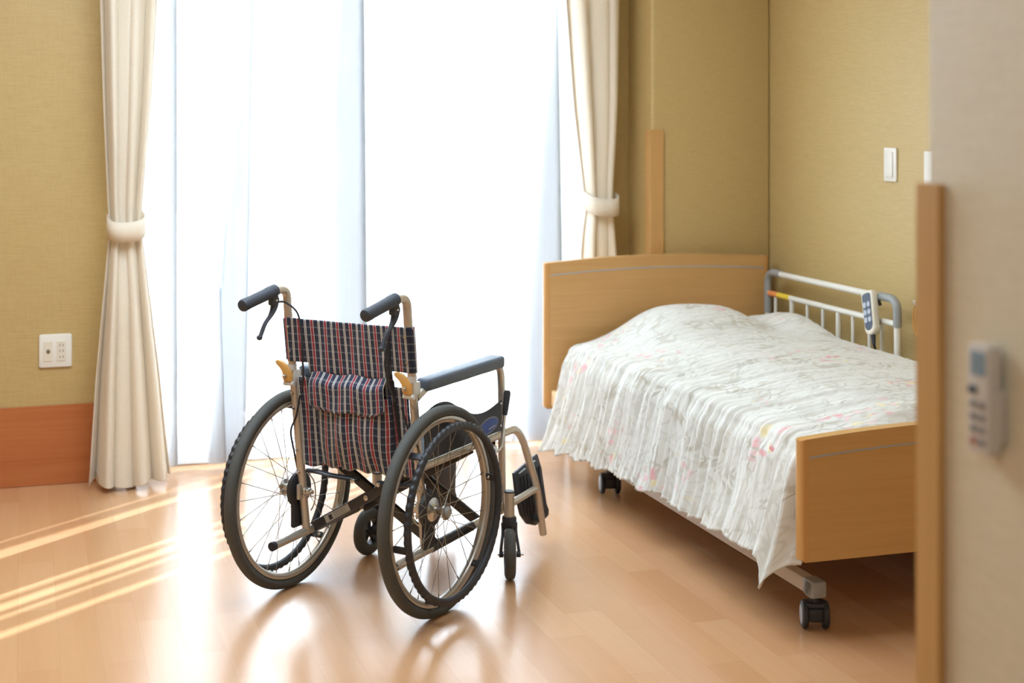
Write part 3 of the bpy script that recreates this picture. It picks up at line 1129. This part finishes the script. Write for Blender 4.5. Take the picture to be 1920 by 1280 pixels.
# ------------------------------------------------------------------ bed side rail
RX = 2.772
sr = thing('bed_rail', 'white tubular side rail between the bed and the right wall', 'bed rail', (RX, 4.88, .40))
ya, yb = 5.350, 4.425
b = new_bm()
tube(b, fillet([(RX, ya, .33), (RX, ya, .722), (RX, yb, .722), (RX, yb, .33)], .055, 8), .0115, 14)
mk('hoop', b, M['white_metal'], sr)
for (ye, sgn) in ((ya, -1), (yb, 1)):
    b = new_bm()
    tube(b, fillet([(RX, ye, .565 if sgn < 0 else .632), (RX, ye, .723), (RX, ye + sgn * .105, .723)], .055, 8), .0145, 14)
    mk('corner_grip', b, M['grey_pl'], sr, label='grey plastic corner grip')
b = new_bm(); tube(b, [(RX, ya, .640), (RX, yb, .640)], .0105, 12); mk('middle_bar', b, M['white_metal'], sr)
for y in (5.285, 5.155, 5.035, 4.92, 4.81, 4.71, 4.60, 4.52):
    thick = y in (5.155, 4.81)
    b = new_bm(); tube(b, [(RX, y, .36), (RX, y, .640)], .0095 if thick else .0065, 10); mk('baluster', b, M['white_metal'], sr)
for (y0, y1, m_) in ((5.335, 5.262, 'orange_st'), (5.262, 5.165, 'yellow_st')):
    b = new_bm(); tube(b, [(RX, y0, .640), (RX, y1, .640)], .0110, 12); mk('warning_sticker', b, M[m_], sr)
b = new_bm(); tube(b, [(RX, ya, .36), (RX, yb, .36)], .0105, 12); mk('lower_bar', b, M['white_metal'], sr)

# bed hand control hooked over the rail
hc = thing('bed_remote', 'ivory bed hand control with dark keypad hooked on the side rail', 'remote control', (2.735, 4.53, .66))
# local axes: width a, height h, outward n
n_ = Vector((-.985, -.16, 0.10)).normalized()
h_ = Vector((0.02, -.13, 1.0)); h_ = (h_ - n_ * h_.dot(n_)).normalized()
h_ = (h_ + Vector((0, .50, 0))).normalized()
a_ = h_.cross(n_).normalized()
n_ = a_.cross(h_).normalized()
O_ = Vector((2.735, 4.530, .668))
HM = lambda u, v, t: O_ + a_ * (u * 1.14) + h_ * v + n_ * t
def capsule(wt, wb, z0, z1):
    out = []
    for i in range(13):
        a = PI + PI * i / 12
        out.append((wb * math.cos(a), z0 + wb * 1.1 + wb * 1.1 * math.sin(a)))
    out += [(wt, z1 - .010), (wt - .004, z1 - .002), (wt - .010, z1), (-wt + .010, z1), (-wt + .004, z1 - .002), (-wt, z1 - .010)]
    return out
b = new_bm(); prism(b, capsule(.026, .023, -.078, .075), -.014, .014, HM, .007, 3); hb = mk('body', b, M['ivory'], hc)
b = new_bm(); prism(b, capsule(.019, .017, -.062, .066), .0130, .0155, HM, .001, 1); kp = mk('keypad', b, M['dark_panel'], hb)
for r_ in range(3):
    for s in (-1, 1):
        b = new_bm()
        cz = .026 - r_ * .026
        prism(b, [(s * .0085 + .0068 * math.cos(2 * PI * i / 14), cz + .010 * math.sin(2 * PI * i / 14)) for i in range(14)], .015, .0175, HM, .0006, 1)
        mk('button', b, M['key'], kp)
b = new_bm()
tube(b, fillet([HM(0, .055, -.012), HM(0, .060, -.035), HM(0, .030, -.045)], .01), .006, 8)
tube(b, fillet([HM(0, -.02, -.012), HM(0, -.02, -.026), HM(0, -.04, -.03)], .008), .005, 8)
mk('hook', b, M['black'], hc)
b = new_bm()
tube(b, [HM(0, -.076, 0), HM(0, -.112, 0)], [.009, .0055], 10)
tube(b, spline([HM(0, -.110, 0), Vector((2.750, 4.515, .535)), Vector((2.792, 4.50, .46)), Vector((2.808, 4.49, .36))]), .0042, 8)
mk('cable', b, M['black'], hc)

# ------------------------------------------------------------------ wheelchair  (local frame: x forward, y left, z up)
WC = (0.859, 4.097, 0.0)
wc = thing('wheelchair', 'folding wheelchair with red white and navy tartan back standing before the window', 'wheelchair', WC, math.radians(42.5), world=False)
WR, WXC, WY = 0.280, 0.050, 0.250
TR = 0.0165

def xpost(z):
    return interp([(0.16, .056), (.80, -.028)], z)

def wheel_tire(bm):
    nu, nv = 560, 14
    V = []
    for i in range(nu):
        a = 2 * PI * i / nu
        ring = []
        for j in range(nv):
            p = 2 * PI * j / nv
            rr, ry = TR * 0.92, TR
            bump_ = 0.0
            if math.cos(p) > -.1 and abs(math.sin(p)) > .45:
                bump_ = .0010 if (i % 2 == 0) else -.0004
            elif math.cos(p) > .8:
                bump_ = .0004
            R_ = (WR - TR * .92) + (rr + bump_) * math.cos(p)
            ring.append(bm.verts.new((R_ * math.cos(a), (ry + bump_) * math.sin(p), R_ * math.sin(a))))
        V.append(ring)
    for i in range(nu):
        for j in range(nv):
            bm.faces.new((V[i][j], V[(i + 1) % nu][j], V[(i + 1) % nu][(j + 1) % nv], V[i][(j + 1) % nv]))

def ring_tube(R_, y, r, n=72, nv=10, wave=0, amp=0.0):
    b = new_bm()
    V = []
    for i in range(n):
        a = 2 * PI * i / n
        ring = []
        for j in range(nv):
            p = 2 * PI * j / nv
            out = max(0.0, math.cos(p))
            rr = R_ + r * math.cos(p) + (amp * out * (0.5 + 0.5 * math.cos(wave * a)) if wave else 0)
            ring.append(b.verts.new((rr * math.cos(a), y + r * math.sin(p), rr * math.sin(a))))
        V.append(ring)
    for i in range(n):
        for j in range(nv):
            b.faces.new((V[i][j], V[(i + 1) % n][j], V[(i + 1) % n][(j + 1) % nv], V[i][(j + 1) % nv]))
    return b

def make_wheel():
    b = new_bm(); wheel_tire(b)
    tire = mk('drive_wheel', b, M['tire'], wc, sharp=80)
    prof = [(.2515, -.0115), (.2515, .0115), (.246, .0125), (.238, .0105), (.2345, .005), (.2335, 0), (.2345, -.005), (.238, -.0105), (.246, -.0125)]
    b = new_bm(); lathe(b, prof, (0, 0, 0), (0, 1, 0), 96, closed_prof=True); mk('rim', b, M['rim'], tire, sharp=50)
    # hub: barrel with two flanges; outward is -y
    b = new_bm()
    lathe(b, [(0, -.026), (.012, -.026), (.013, -.024), (.022, -.024), (.0225, -.0205), (.013, -.019), (.011, -.010), (.011, .012), (.017, .016), (.024, .018), (.030, .019), (.034, .020), (.041, .0215), (.043, .024), (.043, .036), (.036, .036), (0, .036)], (0, 0, 0), (0, 1, 0), 32)
    hub = mk('hub', b, M['chrome'], tire, sharp=35)
    b = new_bm(); lathe(b, [(0, -.034), (.010, -.034), (.013, -.031), (.014, -.025), (.012, -.0245)], (0, 0, 0), (0, 1, 0), 28); mk('hub_cap', b, M['grey_pl'], tire, sharp=35)
    # 28 tangential spokes, alternating flange and direction
    N = 28
    for i in range(N):
        a = 2 * PI * i / N
        outer = (i % 2 == 0)
        sgn = 1 if (i // 2) % 2 == 0 else -1
        fr, fy = (.0205, -.022) if outer else (.028, .022)
        da = sgn * math.radians(66)
        p0 = Vector((fr * math.cos(a + da), fy, fr * math.sin(a + da)))
        p1 = Vector((.2345 * math.cos(a), (-.002 if outer else .002), .2345 * math.sin(a)))
        d = (p1 - p0).normalized()
        b = new_bm()
        tube(b, [p0, p1 - d * .012, p1 - d * .011, p1 + d * .004], [.0010, .0010, .0019, .0019], 6)
        mk('spoke', b, M['spoke'], tire)
    # wavy push rim with six tabs
    b = ring_tube(.2285, -.050, .0102, 396, 10, 66, .0040)
    hr = mk('hand_rim', b, M['black'], tire, sharp=80)
    for i in range(6):
        a = 2 * PI * (i + .18) / 6
        ca, sa = math.cos(a), math.sin(a)
        t_ = Vector((-sa, 0, ca))
        q0, q1 = Vector((.233 * ca, -.050, .233 * sa)), Vector((.238 * ca, -.011, .238 * sa))
        b = new_bm()
        R3 = Matrix.Translation((q0 + q1) / 2) @ Matrix(((ca, -t_.z * 0, t_.x), (0, 1, 0), (sa, 0, t_.z))).to_4x4()
        box(b, (-.0035, -.021, -.010), (.0035, .021, .010), .003, 2, R3)
        tb = mk('rim_tab', b, M['black'], tire)
        b = new_bm(); lathe(b, [(0, .0022), (.004, .0018), (.0048, 0)], ((q0 + q1) / 2 + Vector((-ca * .0035, .012, -sa * .0035))), (-ca, 0, -sa), 12)
        mk('tab_screw', b, M['chrome'], tire)
    return tire

wh = make_wheel()
wh.location = (WXC, -WY, WR)
wl = wh.copy(); COL.objects.link(wl)
wl.location = (WXC, WY, WR)
wl.rotation_euler = (0, 0.4, PI)
for ch in list(wh.children):
    c = ch.copy(); COL.objects.link(c); c.parent = wl

def both(fn):
    for s in (-1, 1):
        fn(s)

def side(s):
    Y = 0.200 * s
    tr = .0118
    # back post with the push handle bend
    b = new_bm()
    path = fillet([(.056, Y, .165), (-.028, Y, .800), (-.034, Y, .862), (-.112, Y, .853)], [0, .02, .055, 0], 8)
    tube(b, path, tr, 14)
    mk('back_post', b, M['champagne'], wc)
    # grip
    g0, g1 = Vector((-.098, Y, .8565)), Vector((-.226, Y, .831))
    b = new_bm()
    d = (g1 - g0)
    prof_r = [(0, .0150), (.04, .0178), (.08, .0170), (.12, .0178), (.16, .0168), (.80, .0165), (.84, .0172), (.95, .0172), (.985, .0155), (1.0, .0100)]
    tube(b, [g0 + d * t for t, _ in prof_r], [r_ for _, r_ in prof_r], 20)
    mk('push_grip', b, M['grip'], wc)
    # brake lever with its clamp
    b = new_bm()
    tube(b, [g0 + d * -.11, g0 + d * -.10, g0 + d * .02, g0 + d * .03], [.0145, .0172, .0172, .0150], 16)
    box(b, (-.105, Y - .010, .818), (-.078, Y + .010, .846), .005, 2)
    br_ = mk('brake_lever', b, M['grip'], wc)
    b = new_bm()
    pts = spline([(-.084, Y, .838), (-.090, Y, .812), (-.104, Y, .792), (-.128, Y, .772), (-.146, Y, .744), (-.152, Y, .736)], 6)
    N = len(pts)
    tube(b, pts, [lerp(.0130, .0066, sstep(0, .55, i / (N - 1))) for i in range(N - 1)] + [.0070], 12, flat=.72)
    lathe(b, [(0, .008), (.005, .0065), (.0075, .002), (.0075, -.002), (.005, -.0065), (0, -.008)], (-.152, Y, .737), (0, 1, 0), 14)
    mk('lever_blade', b, M['grip'], br_)
    b = new_bm(); lathe(b, [(0, .013), (.0035, .0125), (.0042, .010)], (-.092, Y, .833), (0, -1, 0), 12)
    lathe(b, [(0, .013), (.0035, .0125), (.0042, .010)], (-.092, Y, .833), (0, 1, 0), 12); mk('pivot_pin', b, M['chrome'], br_)
    # cable: arcs from the lever to the back cloth, then reappears beside the post
    b = new_bm()
    tube(b, spline([(-.075, Y, .826), (-.052, Y - s * .012, .822), (-.036, Y - s * .040, .792), (-.040, Y - s * .056, .735), (-.044, Y - s * .062, .68), (-.034, Y - s * .058, .625), (-.022, Y - s * .045, .575)], 8), .0030, 8)
    tube(b, spline([(-.012, Y - s * .030, .56), (-.006, Y - s * .012, .50), (.002, Y + s * .013, .455), (.016, Y + s * .014, .40), (.035, Y + s * .013, .335), (.05, Y + s * .018, .30)], 6), .0030, 8)
    mk('brake_cable', b, M['black'], wc)
    # folding latch of the backrest
    xz = xpost(.605)
    b = new_bm()
    box(b, (xz - .013, Y - .0145, .594), (xz + .017, Y + .0145, .630), .004, 2)
    tube(b, [(xz - .018, Y + .018, .592), (xz - .018, Y - .016, .592)], .0065, 12)
    tube(b, [(xz - .006, Y, .628), (xz - .006, Y, .645)], .0135, 14)
    lt = mk('fold_hinge', b, M['alu'], wc)
    b = new_bm()
    Mp = lambda u, v, t: Vector((xz - .020 + t, Y + u + .006, .598 + v))
    prism(b, [(-.015, 0), (.009, 0), (.014, .010), (.014, .024), (.022, .035), (.037, .047), (.039, .055), (.031, .058), (.014, .053), (-.003, .042), (-.015, .026)], -.0065, .0065, Mp, .003, 2)
    lv = mk('latch_lever', b, M['amber'], lt, label='amber latch lever')
    b = new_bm(); lathe(b, [(0, .012), (.004, .0115), (.006, .008), (.006, 0)], (xz - .024, Y + .008, .613), (-1, 0, 0), 12); mk('latch_bolt', b, M['chrome'], lt)
    # lower side tube with black sleeve, end cap
    b = new_bm(); tube(b, [(-.092, Y, .156), (.484, Y, .180)], tr, 14); mk('lower_tube', b, M['champagne'], wc)
    b = new_bm(); tube(b, [(.085, Y, .1634), (.300, Y, .1723)], .0135, 14); mk('tube_sleeve', b, M['blacktube'], wc)
    b = new_bm(); tube(b, [(-.100, Y, .1557), (-.088, Y, .1562)], .0128, 14); mk('end_cap', b, M['black'], wc)
    # seat tube curving down into the leg rest
    b = new_bm()
    tube(b, fillet([(xpost(.39) + .0, Y, .392), (.470, Y, .402), (.575, Y, .405), (.690, Y, .190), (.726, Y, .045)], [0, .03, .085, .03, 0], 10), tr, 14)
    mk('seat_tube', b, M['champagne'], wc)
    b = new_bm(); tube(b, [(.478, Y, .181), (.688, Y, .197)], .0105, 12); mk('leg_strut', b, M['champagne'], wc)
    # front post rising into the armrest
    b = new_bm()
    tube(b, fillet([(.474, Y, .172), (.468, Y, .575), (.452, Y, .610), (.36, Y, .613), (.07, Y, .607), (.012, Y, .583)], [0, .04, .03, .02, .02, 0], 8), .0108, 14)
    mk('arm_tube', b, M['champagne'], wc)
    # arm pad
    b = new_bm()
    Pd = lambda u, v, t: Vector((u, Y + v, .5965 + .018 * (u - .04) + t))
    ol2 = []
    for (cx_, cy_, a0, rr) in ((.432, .011, 0, .018), (.056, .007, 90, .016), (.056, -.007, 180, .016), (.432, -.011, 270, .018)):
        for i in range(6):
            a = math.radians(a0 + 90 * i / 5)
            ol2.append((cx_ + rr * math.cos(a), cy_ + rr * math.sin(a)))
    prism(b, ol2, 0, .034, Pd, .009, 3)
    mk('arm_pad', b, M['pad'], wc)
    # skirt guard with wavy top and oval label
    b = new_bm()
    topc = spline([(.045, 0, .535), (.105, 0, .552), (.17, 0, .548), (.24, 0, .515), (.31, 0, .490), (.38, 0, .487), (.465, 0, .505)], 5)
    ol3 = [(.460, .415), (.050, .405)] + [(p.x, p.z) for p in topc]
    prism(b, ol3, -.002, .002, lambda u, v, t: Vector((u, Y + s * .004 + t, v)), .0012, 1)
    sk = mk('side_panel', b, M['black'], wc)
    b = new_bm()
    ov = [(.385 + .052 * math.cos(2 * PI * i / 32) * 1.0, .442 + .0205 * math.sin(2 * PI * i / 32) + .10 * .052 * math.cos(2 * PI * i / 32)) for i in range(32)]
    prism(b, ov, 0, .0012, lambda u, v, t: Vector((u, Y + s * (.0062 + t), v)), .0003, 1)
    lb = mk('oval_label', b, M['bluelabel'], sk, label='oval blue label')
    b = new_bm()
    ov2 = [(.385 + .054 * math.cos(2 * PI * i / 32), .442 + .0225 * math.sin(2 * PI * i / 32) + .10 * .052 * math.cos(2 * PI * i / 32)) for i in range(32)]
    prism(b, ov2, 0, .0008, lambda u, v, t: Vector((u, Y + s * (.0060 + t), v)))
    mk('label_border', b, M['silverlabel'], sk)
    b = new_bm()
    for i in range(9):
        u0 = .384 + i * .0042
        box(b, (u0, min(Y + s * .0072, Y + s * .0078), .4305 + i * .0007), (u0 + .003, max(Y + s * .0072, Y + s * .0078), .4340 + i * .0007))
    mk('label_print', b, M['silverlabel'], sk)
    # rivets
    for (x_, z_) in ((.052, .420), (.456, .430), (.052, .520), (.456, .495)):
        b = new_bm(); lathe(b, [(0, .003), (.003, .0022), (.0042, 0)], (x_, Y + s * .006, z_), (0, s, 0), 10); mk('rivet', b, M['chrome'], wc)
    # parking brake: clamp, rod, black handle
    b = new_bm()
    tube(b, fillet([(.372, Y + s * .03, .372), (.405, Y + s * .032, .372), (.412, Y + s * .034, .382), (.438, Y + s * .030, .475)], .012), .0048, 10)
    pb = mk('parking_brake', b, M['chrome'], wc)
    b = new_bm(); box(b, (.345, min(Y + s * .008, Y + s * .040), .345), (.378, max(Y + s * .008, Y + s * .040), .392), .004, 2)
    tube(b, [(.350, Y + s * .02, .352), (.350, Y + s * .058, .352)], .006, 10); mk('brake_clamp', b, M['chrome'], pb)
    b = new_bm()
    tube(b, [(.4365, Y + s * .030, .466), (.4395, Y + s * .030, .478), (.450, Y + s * .030, .528), (.452, Y + s * .030, .536)], [.0070, .0085, .0108, .0075], 14)
    mk('brake_knob', b, M['black'], pb)
    # stub behind the wheel
    b = new_bm(); tube(b, [(.474, Y, .272), (.405, Y + s * .012, .272)], .0052, 10); mk('strap_peg', b, M['chrome'], wc)
    # drum brake and axle nut at the back post
    ax_z = WR
    b = new_bm()
    lathe(b, [(0, .0), (.044, .0), (.050, .004), (.050, .014), (.046, .018), (0, .018)], (WXC, Y + s * .0125, ax_z), (0, s, 0), 36)
    box(b, (WXC - .034, min(Y + s * .0125, Y + s * .028), ax_z - .105), (WXC + .018, max(Y + s * .0125, Y + s * .028), ax_z - .02), .007, 2)
    dr = mk('drum_brake', b, M['black'], wc, sharp=35)
    b = new_bm()
    lathe(b, [(0, .026), (.006, .026), (.007, .020), (.010, .018), (.010, .010), (.013, .009), (.013, 0)], (WXC - .012, Y - s * .010, ax_z), (0, -s, 0), 14)
    mk('axle_nut', b, M['chrome'], wc)
    b = new_bm(); box(b, (WXC - .034, Y - .006, ax_z - .022), (WXC - .006, Y + .006, ax_z + .022), .004, 2); mk('axle_plate', b, M['champagne'], wc)
    b = new_bm()
    tube(b, spline([(.036, Y - s * .012, ax_z + .06), (.050, Y - s * .03, ax_z + .03), (.052, Y - s * .035, ax_z - .01), (.050, Y - s * .03, ax_z - .04), (.062, Y - s * .012, ax_z - .058)], 6), .0022, 6)
    mk('brake_wire', b, M['chrome'], wc)
    # small bolts on the post
    for z_ in (.335, .40, .52, .562):
        b = new_bm(); lathe(b, [(0, .006), (.0035, .0055), (.005, .003), (.005, 0)], (xpost(z_) - tr * .9, Y, z_), (-1, 0, 0), 10); mk('post_bolt', b, M['chrome'], wc)
    # seat side rail of the cross brace
    b = new_bm(); tube(b, [(.065, Y - s * .022, .392), (.455, Y - s * .022, .398)], .0115, 12); mk('seat_rail', b, M['blacktube'], wc)
    # link from post to brace
    b = new_bm()
    lk = fillet([(.046, Y - s * .012, .338), (.048, Y - s * .045, .338), (.062, Y - s * .080, .328), (.075, Y - s * .165, .323)], .015)
    tube(b, lk, .0125, 10, flat=.5)
    mk('brace_link', b, M['blacktube'], wc)
    b = new_bm(); lathe(b, [(0, .010), (.004, .010), (.0075, .007), (.0075, 0)], (.066, Y - s * .157, .323), (-1, 0, 0), 14); mk('link_bolt', b, M['chrome'], wc)
both(side)

# cross braces: two crossing pairs of black bars
for xo in (.088, .330):
    for s in (-1, 1):
        b = new_bm()
        xx = xo + (0 if s > 0 else .022)
        p0, p1 = Vector((xx, .196 * s, .1685)), Vector((xx, -.180 * s, .385))
        d = (p1 - p0).normalized()
        up = Vector((1, 0, 0)).cross(d)
        for a0, a1 in ((p0, p1),):
            t = bmesh.new()
            vv = []
            for P_ in (a0, a1):
                vv.append([t.verts.new(P_ + Vector((sx * .0085, 0, 0)) + up * sz * .0145) for sx, sz in ((-1, -1), (1, -1), (1, 1), (-1, 1))])
            for q in range(4):
                t.faces.new((vv[0][q], vv[0][(q + 1) % 4], vv[1][(q + 1) % 4], vv[1][q]))
            t.faces.new(vv[0]); t.faces.new(vv[1])
            bmesh.ops.bevel(t, geom=t.edges[:], offset=.004, segments=2, affect='EDGES', profile=.5)
            join(b, t)
        cb = mk('cross_bar', b, M['blacktube'], wc)
        if xo < .2 and s > 0:
            for (ta, tb_, m_) in ((.12, .34, 'silverlabel'), (.155, .185, 'black')):
                b = new_bm()
                q0, q1 = p0.lerp(p1, ta), p0.lerp(p1, tb_)
                off = Vector((-.0089, 0, 0)) + (Vector((-.0003, 0, 0)) if m_ == 'black' else Vector((0, 0, 0)))
                hh = .0105 if m_ == 'silverlabel' else .0070
                f_ = [b.verts.new(q0 + off + up * -hh), b.verts.new(q1 + off + up * -hh), b.verts.new(q1 + off + up * hh), b.verts.new(q0 + off + up * hh)]
                b.faces.new(f_)
                mk('rating_label' if m_ == 'silverlabel' else 'label_mark', b, M[m_], cb)
            for ti in range(5):
                b = new_bm()
                q0, q1 = p0.lerp(p1, .20), p0.lerp(p1, .20 + .12 * (1 - .15 * (ti % 2)))
                zz = -.007 + ti * .0035
                off = Vector((-.0091, 0, 0))
                b.faces.new([b.verts.new(q0 + off + up * zz), b.verts.new(q1 + off + up * zz), b.verts.new(q1 + off + up * (zz + .0012)), b.verts.new(q0 + off + up * (zz + .0012))])
                mk('label_print', b, M['slot'], cb)
    b = new_bm(); lathe(b, [(0, .012), (.004, .012), (.008, .009), (.008, 0)], (xo - .006, 0.008, .276), (-1, 0, 0), 14); mk('pivot_bolt', b, M['chrome'], wc)

# seat sling
b = new_bm()
grid(b, 16, 16, lambda u, v: Vector((lerp(.065, .462, u), lerp(-.182, .182, v), .410 - .020 * math.sin(PI * v) + .006 * u)))
o = mk('seat', b, M['seat'], wc, sharp=180); sm = o.modifiers.new('thick', 'SOLIDIFY'); sm.thickness = .012; sm.offset = 0
b = new_bm(); grid(b, 4, 16, lambda u, v: Vector((.464 + .003 * math.sin(PI * u), lerp(-.18, .18, v), .404 - .045 * u - .018 * math.sin(PI * v))))
o = mk('seat_skirt', b, M['seat'], wc, sharp=180); sm = o.modifiers.new('thick', 'SOLIDIFY'); sm.thickness = .003; sm.offset = 0

# tartan back: upper band wraps the posts, narrow waist, lower panel between the posts
zs = [.360, .612, .656, .775]
yl = [-.215, -.183, -.140, .140, .183, .215]
def back_x(y, z):
    sag = .022 * (1 - (y / .215) ** 2)
    lo_sag = .012 * math.sin(PI * max(0, min(1, (z - .36) / .25))) * (1 - (y / .2) ** 2)
    base = xpost(z) - .0155
    if z < .63:
        base += .006
    return base + sag * .9 + lo_sag * .4 + .0015 * math.sin(y * 60 + z * 20)
NUy, NVz = 86, 83
def bpt(u, v):
    y, z = lerp(-.215, .215, u), lerp(.360, .775, v)
    x = back_x(y, z)
    if v < .02:
        z += .004 * math.sin(y * 70)
    if abs(y) > .2 and z > .65:
        x += .020 * ((abs(y) - .2) / .015) ** 2
    return Vector((x, y, z + .004 * (y / .2) ** 2 * (1 if v > .98 else 0)))
def bskip(u, v):
    y, z = lerp(-.215, .215, u), lerp(.360, .775, v)
    if z > .656:
        return False
    if z > .612:
        return abs(y) > .140
    return abs(y) > .183
b = new_bm(); grid(b, NUy, NVz, bpt, uvf=lambda u, v: (u * .43 + .0115, v * .415), skip=bskip)
o = mk('backrest', b, M['plaid'], wc, sharp=180, recalc=False, label='tartan backrest cloth'); sm = o.modifiers.new('thick', 'SOLIDIFY'); sm.thickness = .003; sm.offset = 0
# cloth sleeve round each post at the top band
for s in (-1, 1):
    b = new_bm()
    def slv(u, v, s=s):
        a = PI * 1.5 * u - PI * .75
        z = lerp(.656, .774, v)
        return Vector((xpost(z) - .0145 * math.cos(a + PI) * 1.0, s * .200 + s * .0165 * math.sin(a) * 1.0, z))
    grid(b, 16, 12, slv, uvf=lambda u, v: (u * .042 + .04, v * .118 + .296))
    mk('post_sleeve', b, M['plaid'], wc, sharp=180, recalc=False)
    for z_ in (.752, .684):
        b = new_bm(); lathe(b, [(0, .004), (.0028, .0034), (.0044, 0)], (back_x(s * .196, z_) - .002, s * .196, z_), (-1, 0, 0), 12); mk('cloth_screw', b, M['chrome'], wc)
    if s > 0:
        continue
    # black webbing along the waist
    b = new_bm()
    def web(u, v, s=s):
        z = lerp(.772, .375, v)
        y = s * interp([(.36, .150), (.60, .136), (.66, .132), (.775, .138)], z) + s * (u - .5) * .012
        return Vector((back_x(y, z) - .0035, y, z))
    grid(b, 2, 40, web)
    mk('webbing', b, M['seat'], wc, sharp=180, recalc=False)
# pocket and flap
def pk(u, v):
    y, z = lerp(.122, -.128, u), lerp(.366, .575, v)
    blg = math.sin(PI * u) ** .5 * (.030 * math.sin(PI * (.12 + .80 * v)) + .010)
    blg += .0030 * math.sin(17 * u + 3 * v) * math.sin(PI * u) + .0016 * math.sin(30 * u - 6 * v) * math.sin(PI * u)
    return Vector((back_x(y, z) - .004 - blg, y + .006 * (1 - v) * math.sin(PI * u), z + .004 * math.sin(26 * u) * (1 - v)))
b = new_bm(); grid(b, 50, 40, pk, uvf=lambda u, v: (u * .262 + .004 * math.sin(5 * v + 7 * u) * (1 - v) + .013, v * .215 + .006))
o = mk('pocket', b, M['plaid'], wc, sharp=180, recalc=False); sm = o.modifiers.new('thick', 'SOLIDIFY'); sm.thickness = .003; sm.offset = 0
def fl(u, v):
    z = lerp(.628, .526, v)
    ww = 1.0 - .10 * sstep(.90, 1.0, v)
    y = lerp(.130, -.118, u * ww + (1 - ww) / 2)
    blg = .028 * (math.sin(PI * (.04 + .92 * u)) ** .22) * sstep(-.05, .30, v) + .010 * v + .003 * math.sin(9 * u + 4 * v) * v
    return Vector((back_x(y, z) - .005 - blg, y, z + .003 * math.sin(14 * u) + .008 * abs(2 * u - 1) ** 12 * sstep(.8, 1, v)))
b = new_bm(); grid(b, 40, 22, fl, uvf=lambda u, v: (u * .25 + .030, v * .115 + .011))
o = mk('pocket_flap', b, M['plaid'], wc, sharp=180, recalc=False); sm = o.modifiers.new('thick', 'SOLIDIFY'); sm.thickness = .004; sm.offset = 0

# front casters
def caster(s, ang, trail):
    Y = .234 * s
    X = .456
    b = new_bm(); tube(b, [(X, Y, .166), (X, Y, .240)], .0155, 20)
    hs = mk('caster_housing', b, M['champagne'], wc)
    b = new_bm(); tube(b, [(X, Y, .238), (X, Y, .2425)], .0157, 20); mk('housing_cap', b, M['black'], hs)
    b = new_bm(); tube(b, [(X, Y - s * .017, .195), (.474, .2 * s, .195)], .011, 10); mk('housing_weld', b, M['champagne'], hs)
    Rm = Matrix.Translation((X, Y, 0)) @ Matrix.Rotation(ang, 4, 'Z')
    P = lambda a, c, d: Rm @ Vector((a, c, d))
    axd = Rm.to_3x3() @ Vector((0, 1, 0))
    cz = .072
    b = new_bm()
    tube(b, [P(0, 0, .168), P(0, 0, .162), P(-.004, 0, .140), P(-.008, 0, .132)], [.020, .0215, .0215, .017], 16)
    for q in (-1, 1):
        tube(b, spline([P(-.004, q * .016, .150), P(-.012, q * .0185, .128), P(-trail * .75, q * .024, .095), P(-trail, q * .027, cz)], 5), [.0085 - .004 * min(1, i / 6) for i in range(16)], 8)
        tube(b, [P(-trail, q * .019, cz), P(-trail, q * .031, cz)], .0085, 10)
    fk = mk('caster_fork', b, M['black'], wc)
    b = new_bm(); tube(b, [P(-trail, -.040, cz), P(-trail, .036, cz)], .004, 10); mk('caster_axle', b, M['chrome'], fk)
    b = new_bm()
    lathe(b, [(.044, -.0150), (.058, -.0158), (.067, -.0125), (.0705, -.006), (.072, 0), (.0705, .006), (.067, .0125), (.058, .0158), (.044, .0150)], P(-trail, 0, cz), axd, 40, closed_prof=True)
    ct = mk('caster_wheel', b, M['tire'], wc, sharp=60)
    b = new_bm()
    lathe(b, [(.038, -.012), (.0445, -.0152), (.0445, .0152), (.038, .012)], P(-trail, 0, cz), axd, 32, closed_prof=True)
    lathe(b, [(0, -.017), (.012, -.017), (.013, -.012), (.013, .012), (.012, .017), (0, .017)], P(-trail, 0, cz), axd, 20)
    for q in range(5):
        a = 2 * PI * q / 5 + .3
        rx, rz = Rm.to_3x3() @ Vector((1, 0, 0)), Vector((0, 0, 1))
        dv = rx * math.cos(a) + rz * math.sin(a)
        c0 = P(-trail, 0, cz)
        tube(b, [c0 + dv * .010, c0 + dv * .041], .006, 8, flat=1.0)
    mk('caster_hub', b, M['black'], ct)
caster(-1, math.radians(32), .052)
caster(1, math.radians(2), .046)

# foot plates folded up against the leg tubes
def footplate(s):
    Y = .170 * s
    ol4 = [(.618, .250), (.770, .279), (.788, .235), (.800, .120), (.812, .098), (.806, .082), (.770, .072), (.720, .070), (.672, .086), (.640, .120), (.622, .180)]
    lean = lambda u, v: Y + s * (-.10) * (v - .10)
    b = new_bm()
    prism(b, ol4, -.006, .006, lambda u, v, t: Vector((u, lean(u, v) + t, v)), .004, 2)
    fp = mk('foot_plate', b, M['black'], wc, sharp=50)
    for i in range(7):
        u0 = .650 + i * .0195
        b = new_bm()
        tube(b, [Vector((u0 + .004, lean(0, .112) + s * .0065, .112)), Vector((u0 - .002, lean(0, .232) + s * .0065, .232 + .006 * i / 3))], .0025, 6)
        mk('tread_rib', b, M['seat'], fp)
    for (ua, ub) in ((.640, .680), (.712, .742)):
        b = new_bm()
        tube(b, [Vector((ua, lean(0, .250) + s * .0068, .2455 + (ua - .64) * .19)), Vector((ub, lean(0, .250) + s * .0068, .2455 + (ub - .64) * .19))], .0035, 8, flat=.5)
        mk('slot_insert', b, M['grey_pl'], fp)
    b = new_bm()
    tube(b, [(.712, .198 * s, .098), (.712, .160 * s, .092)], .014, 14)
    mk('plate_hinge', b, M['black'], wc)
both(footplate)
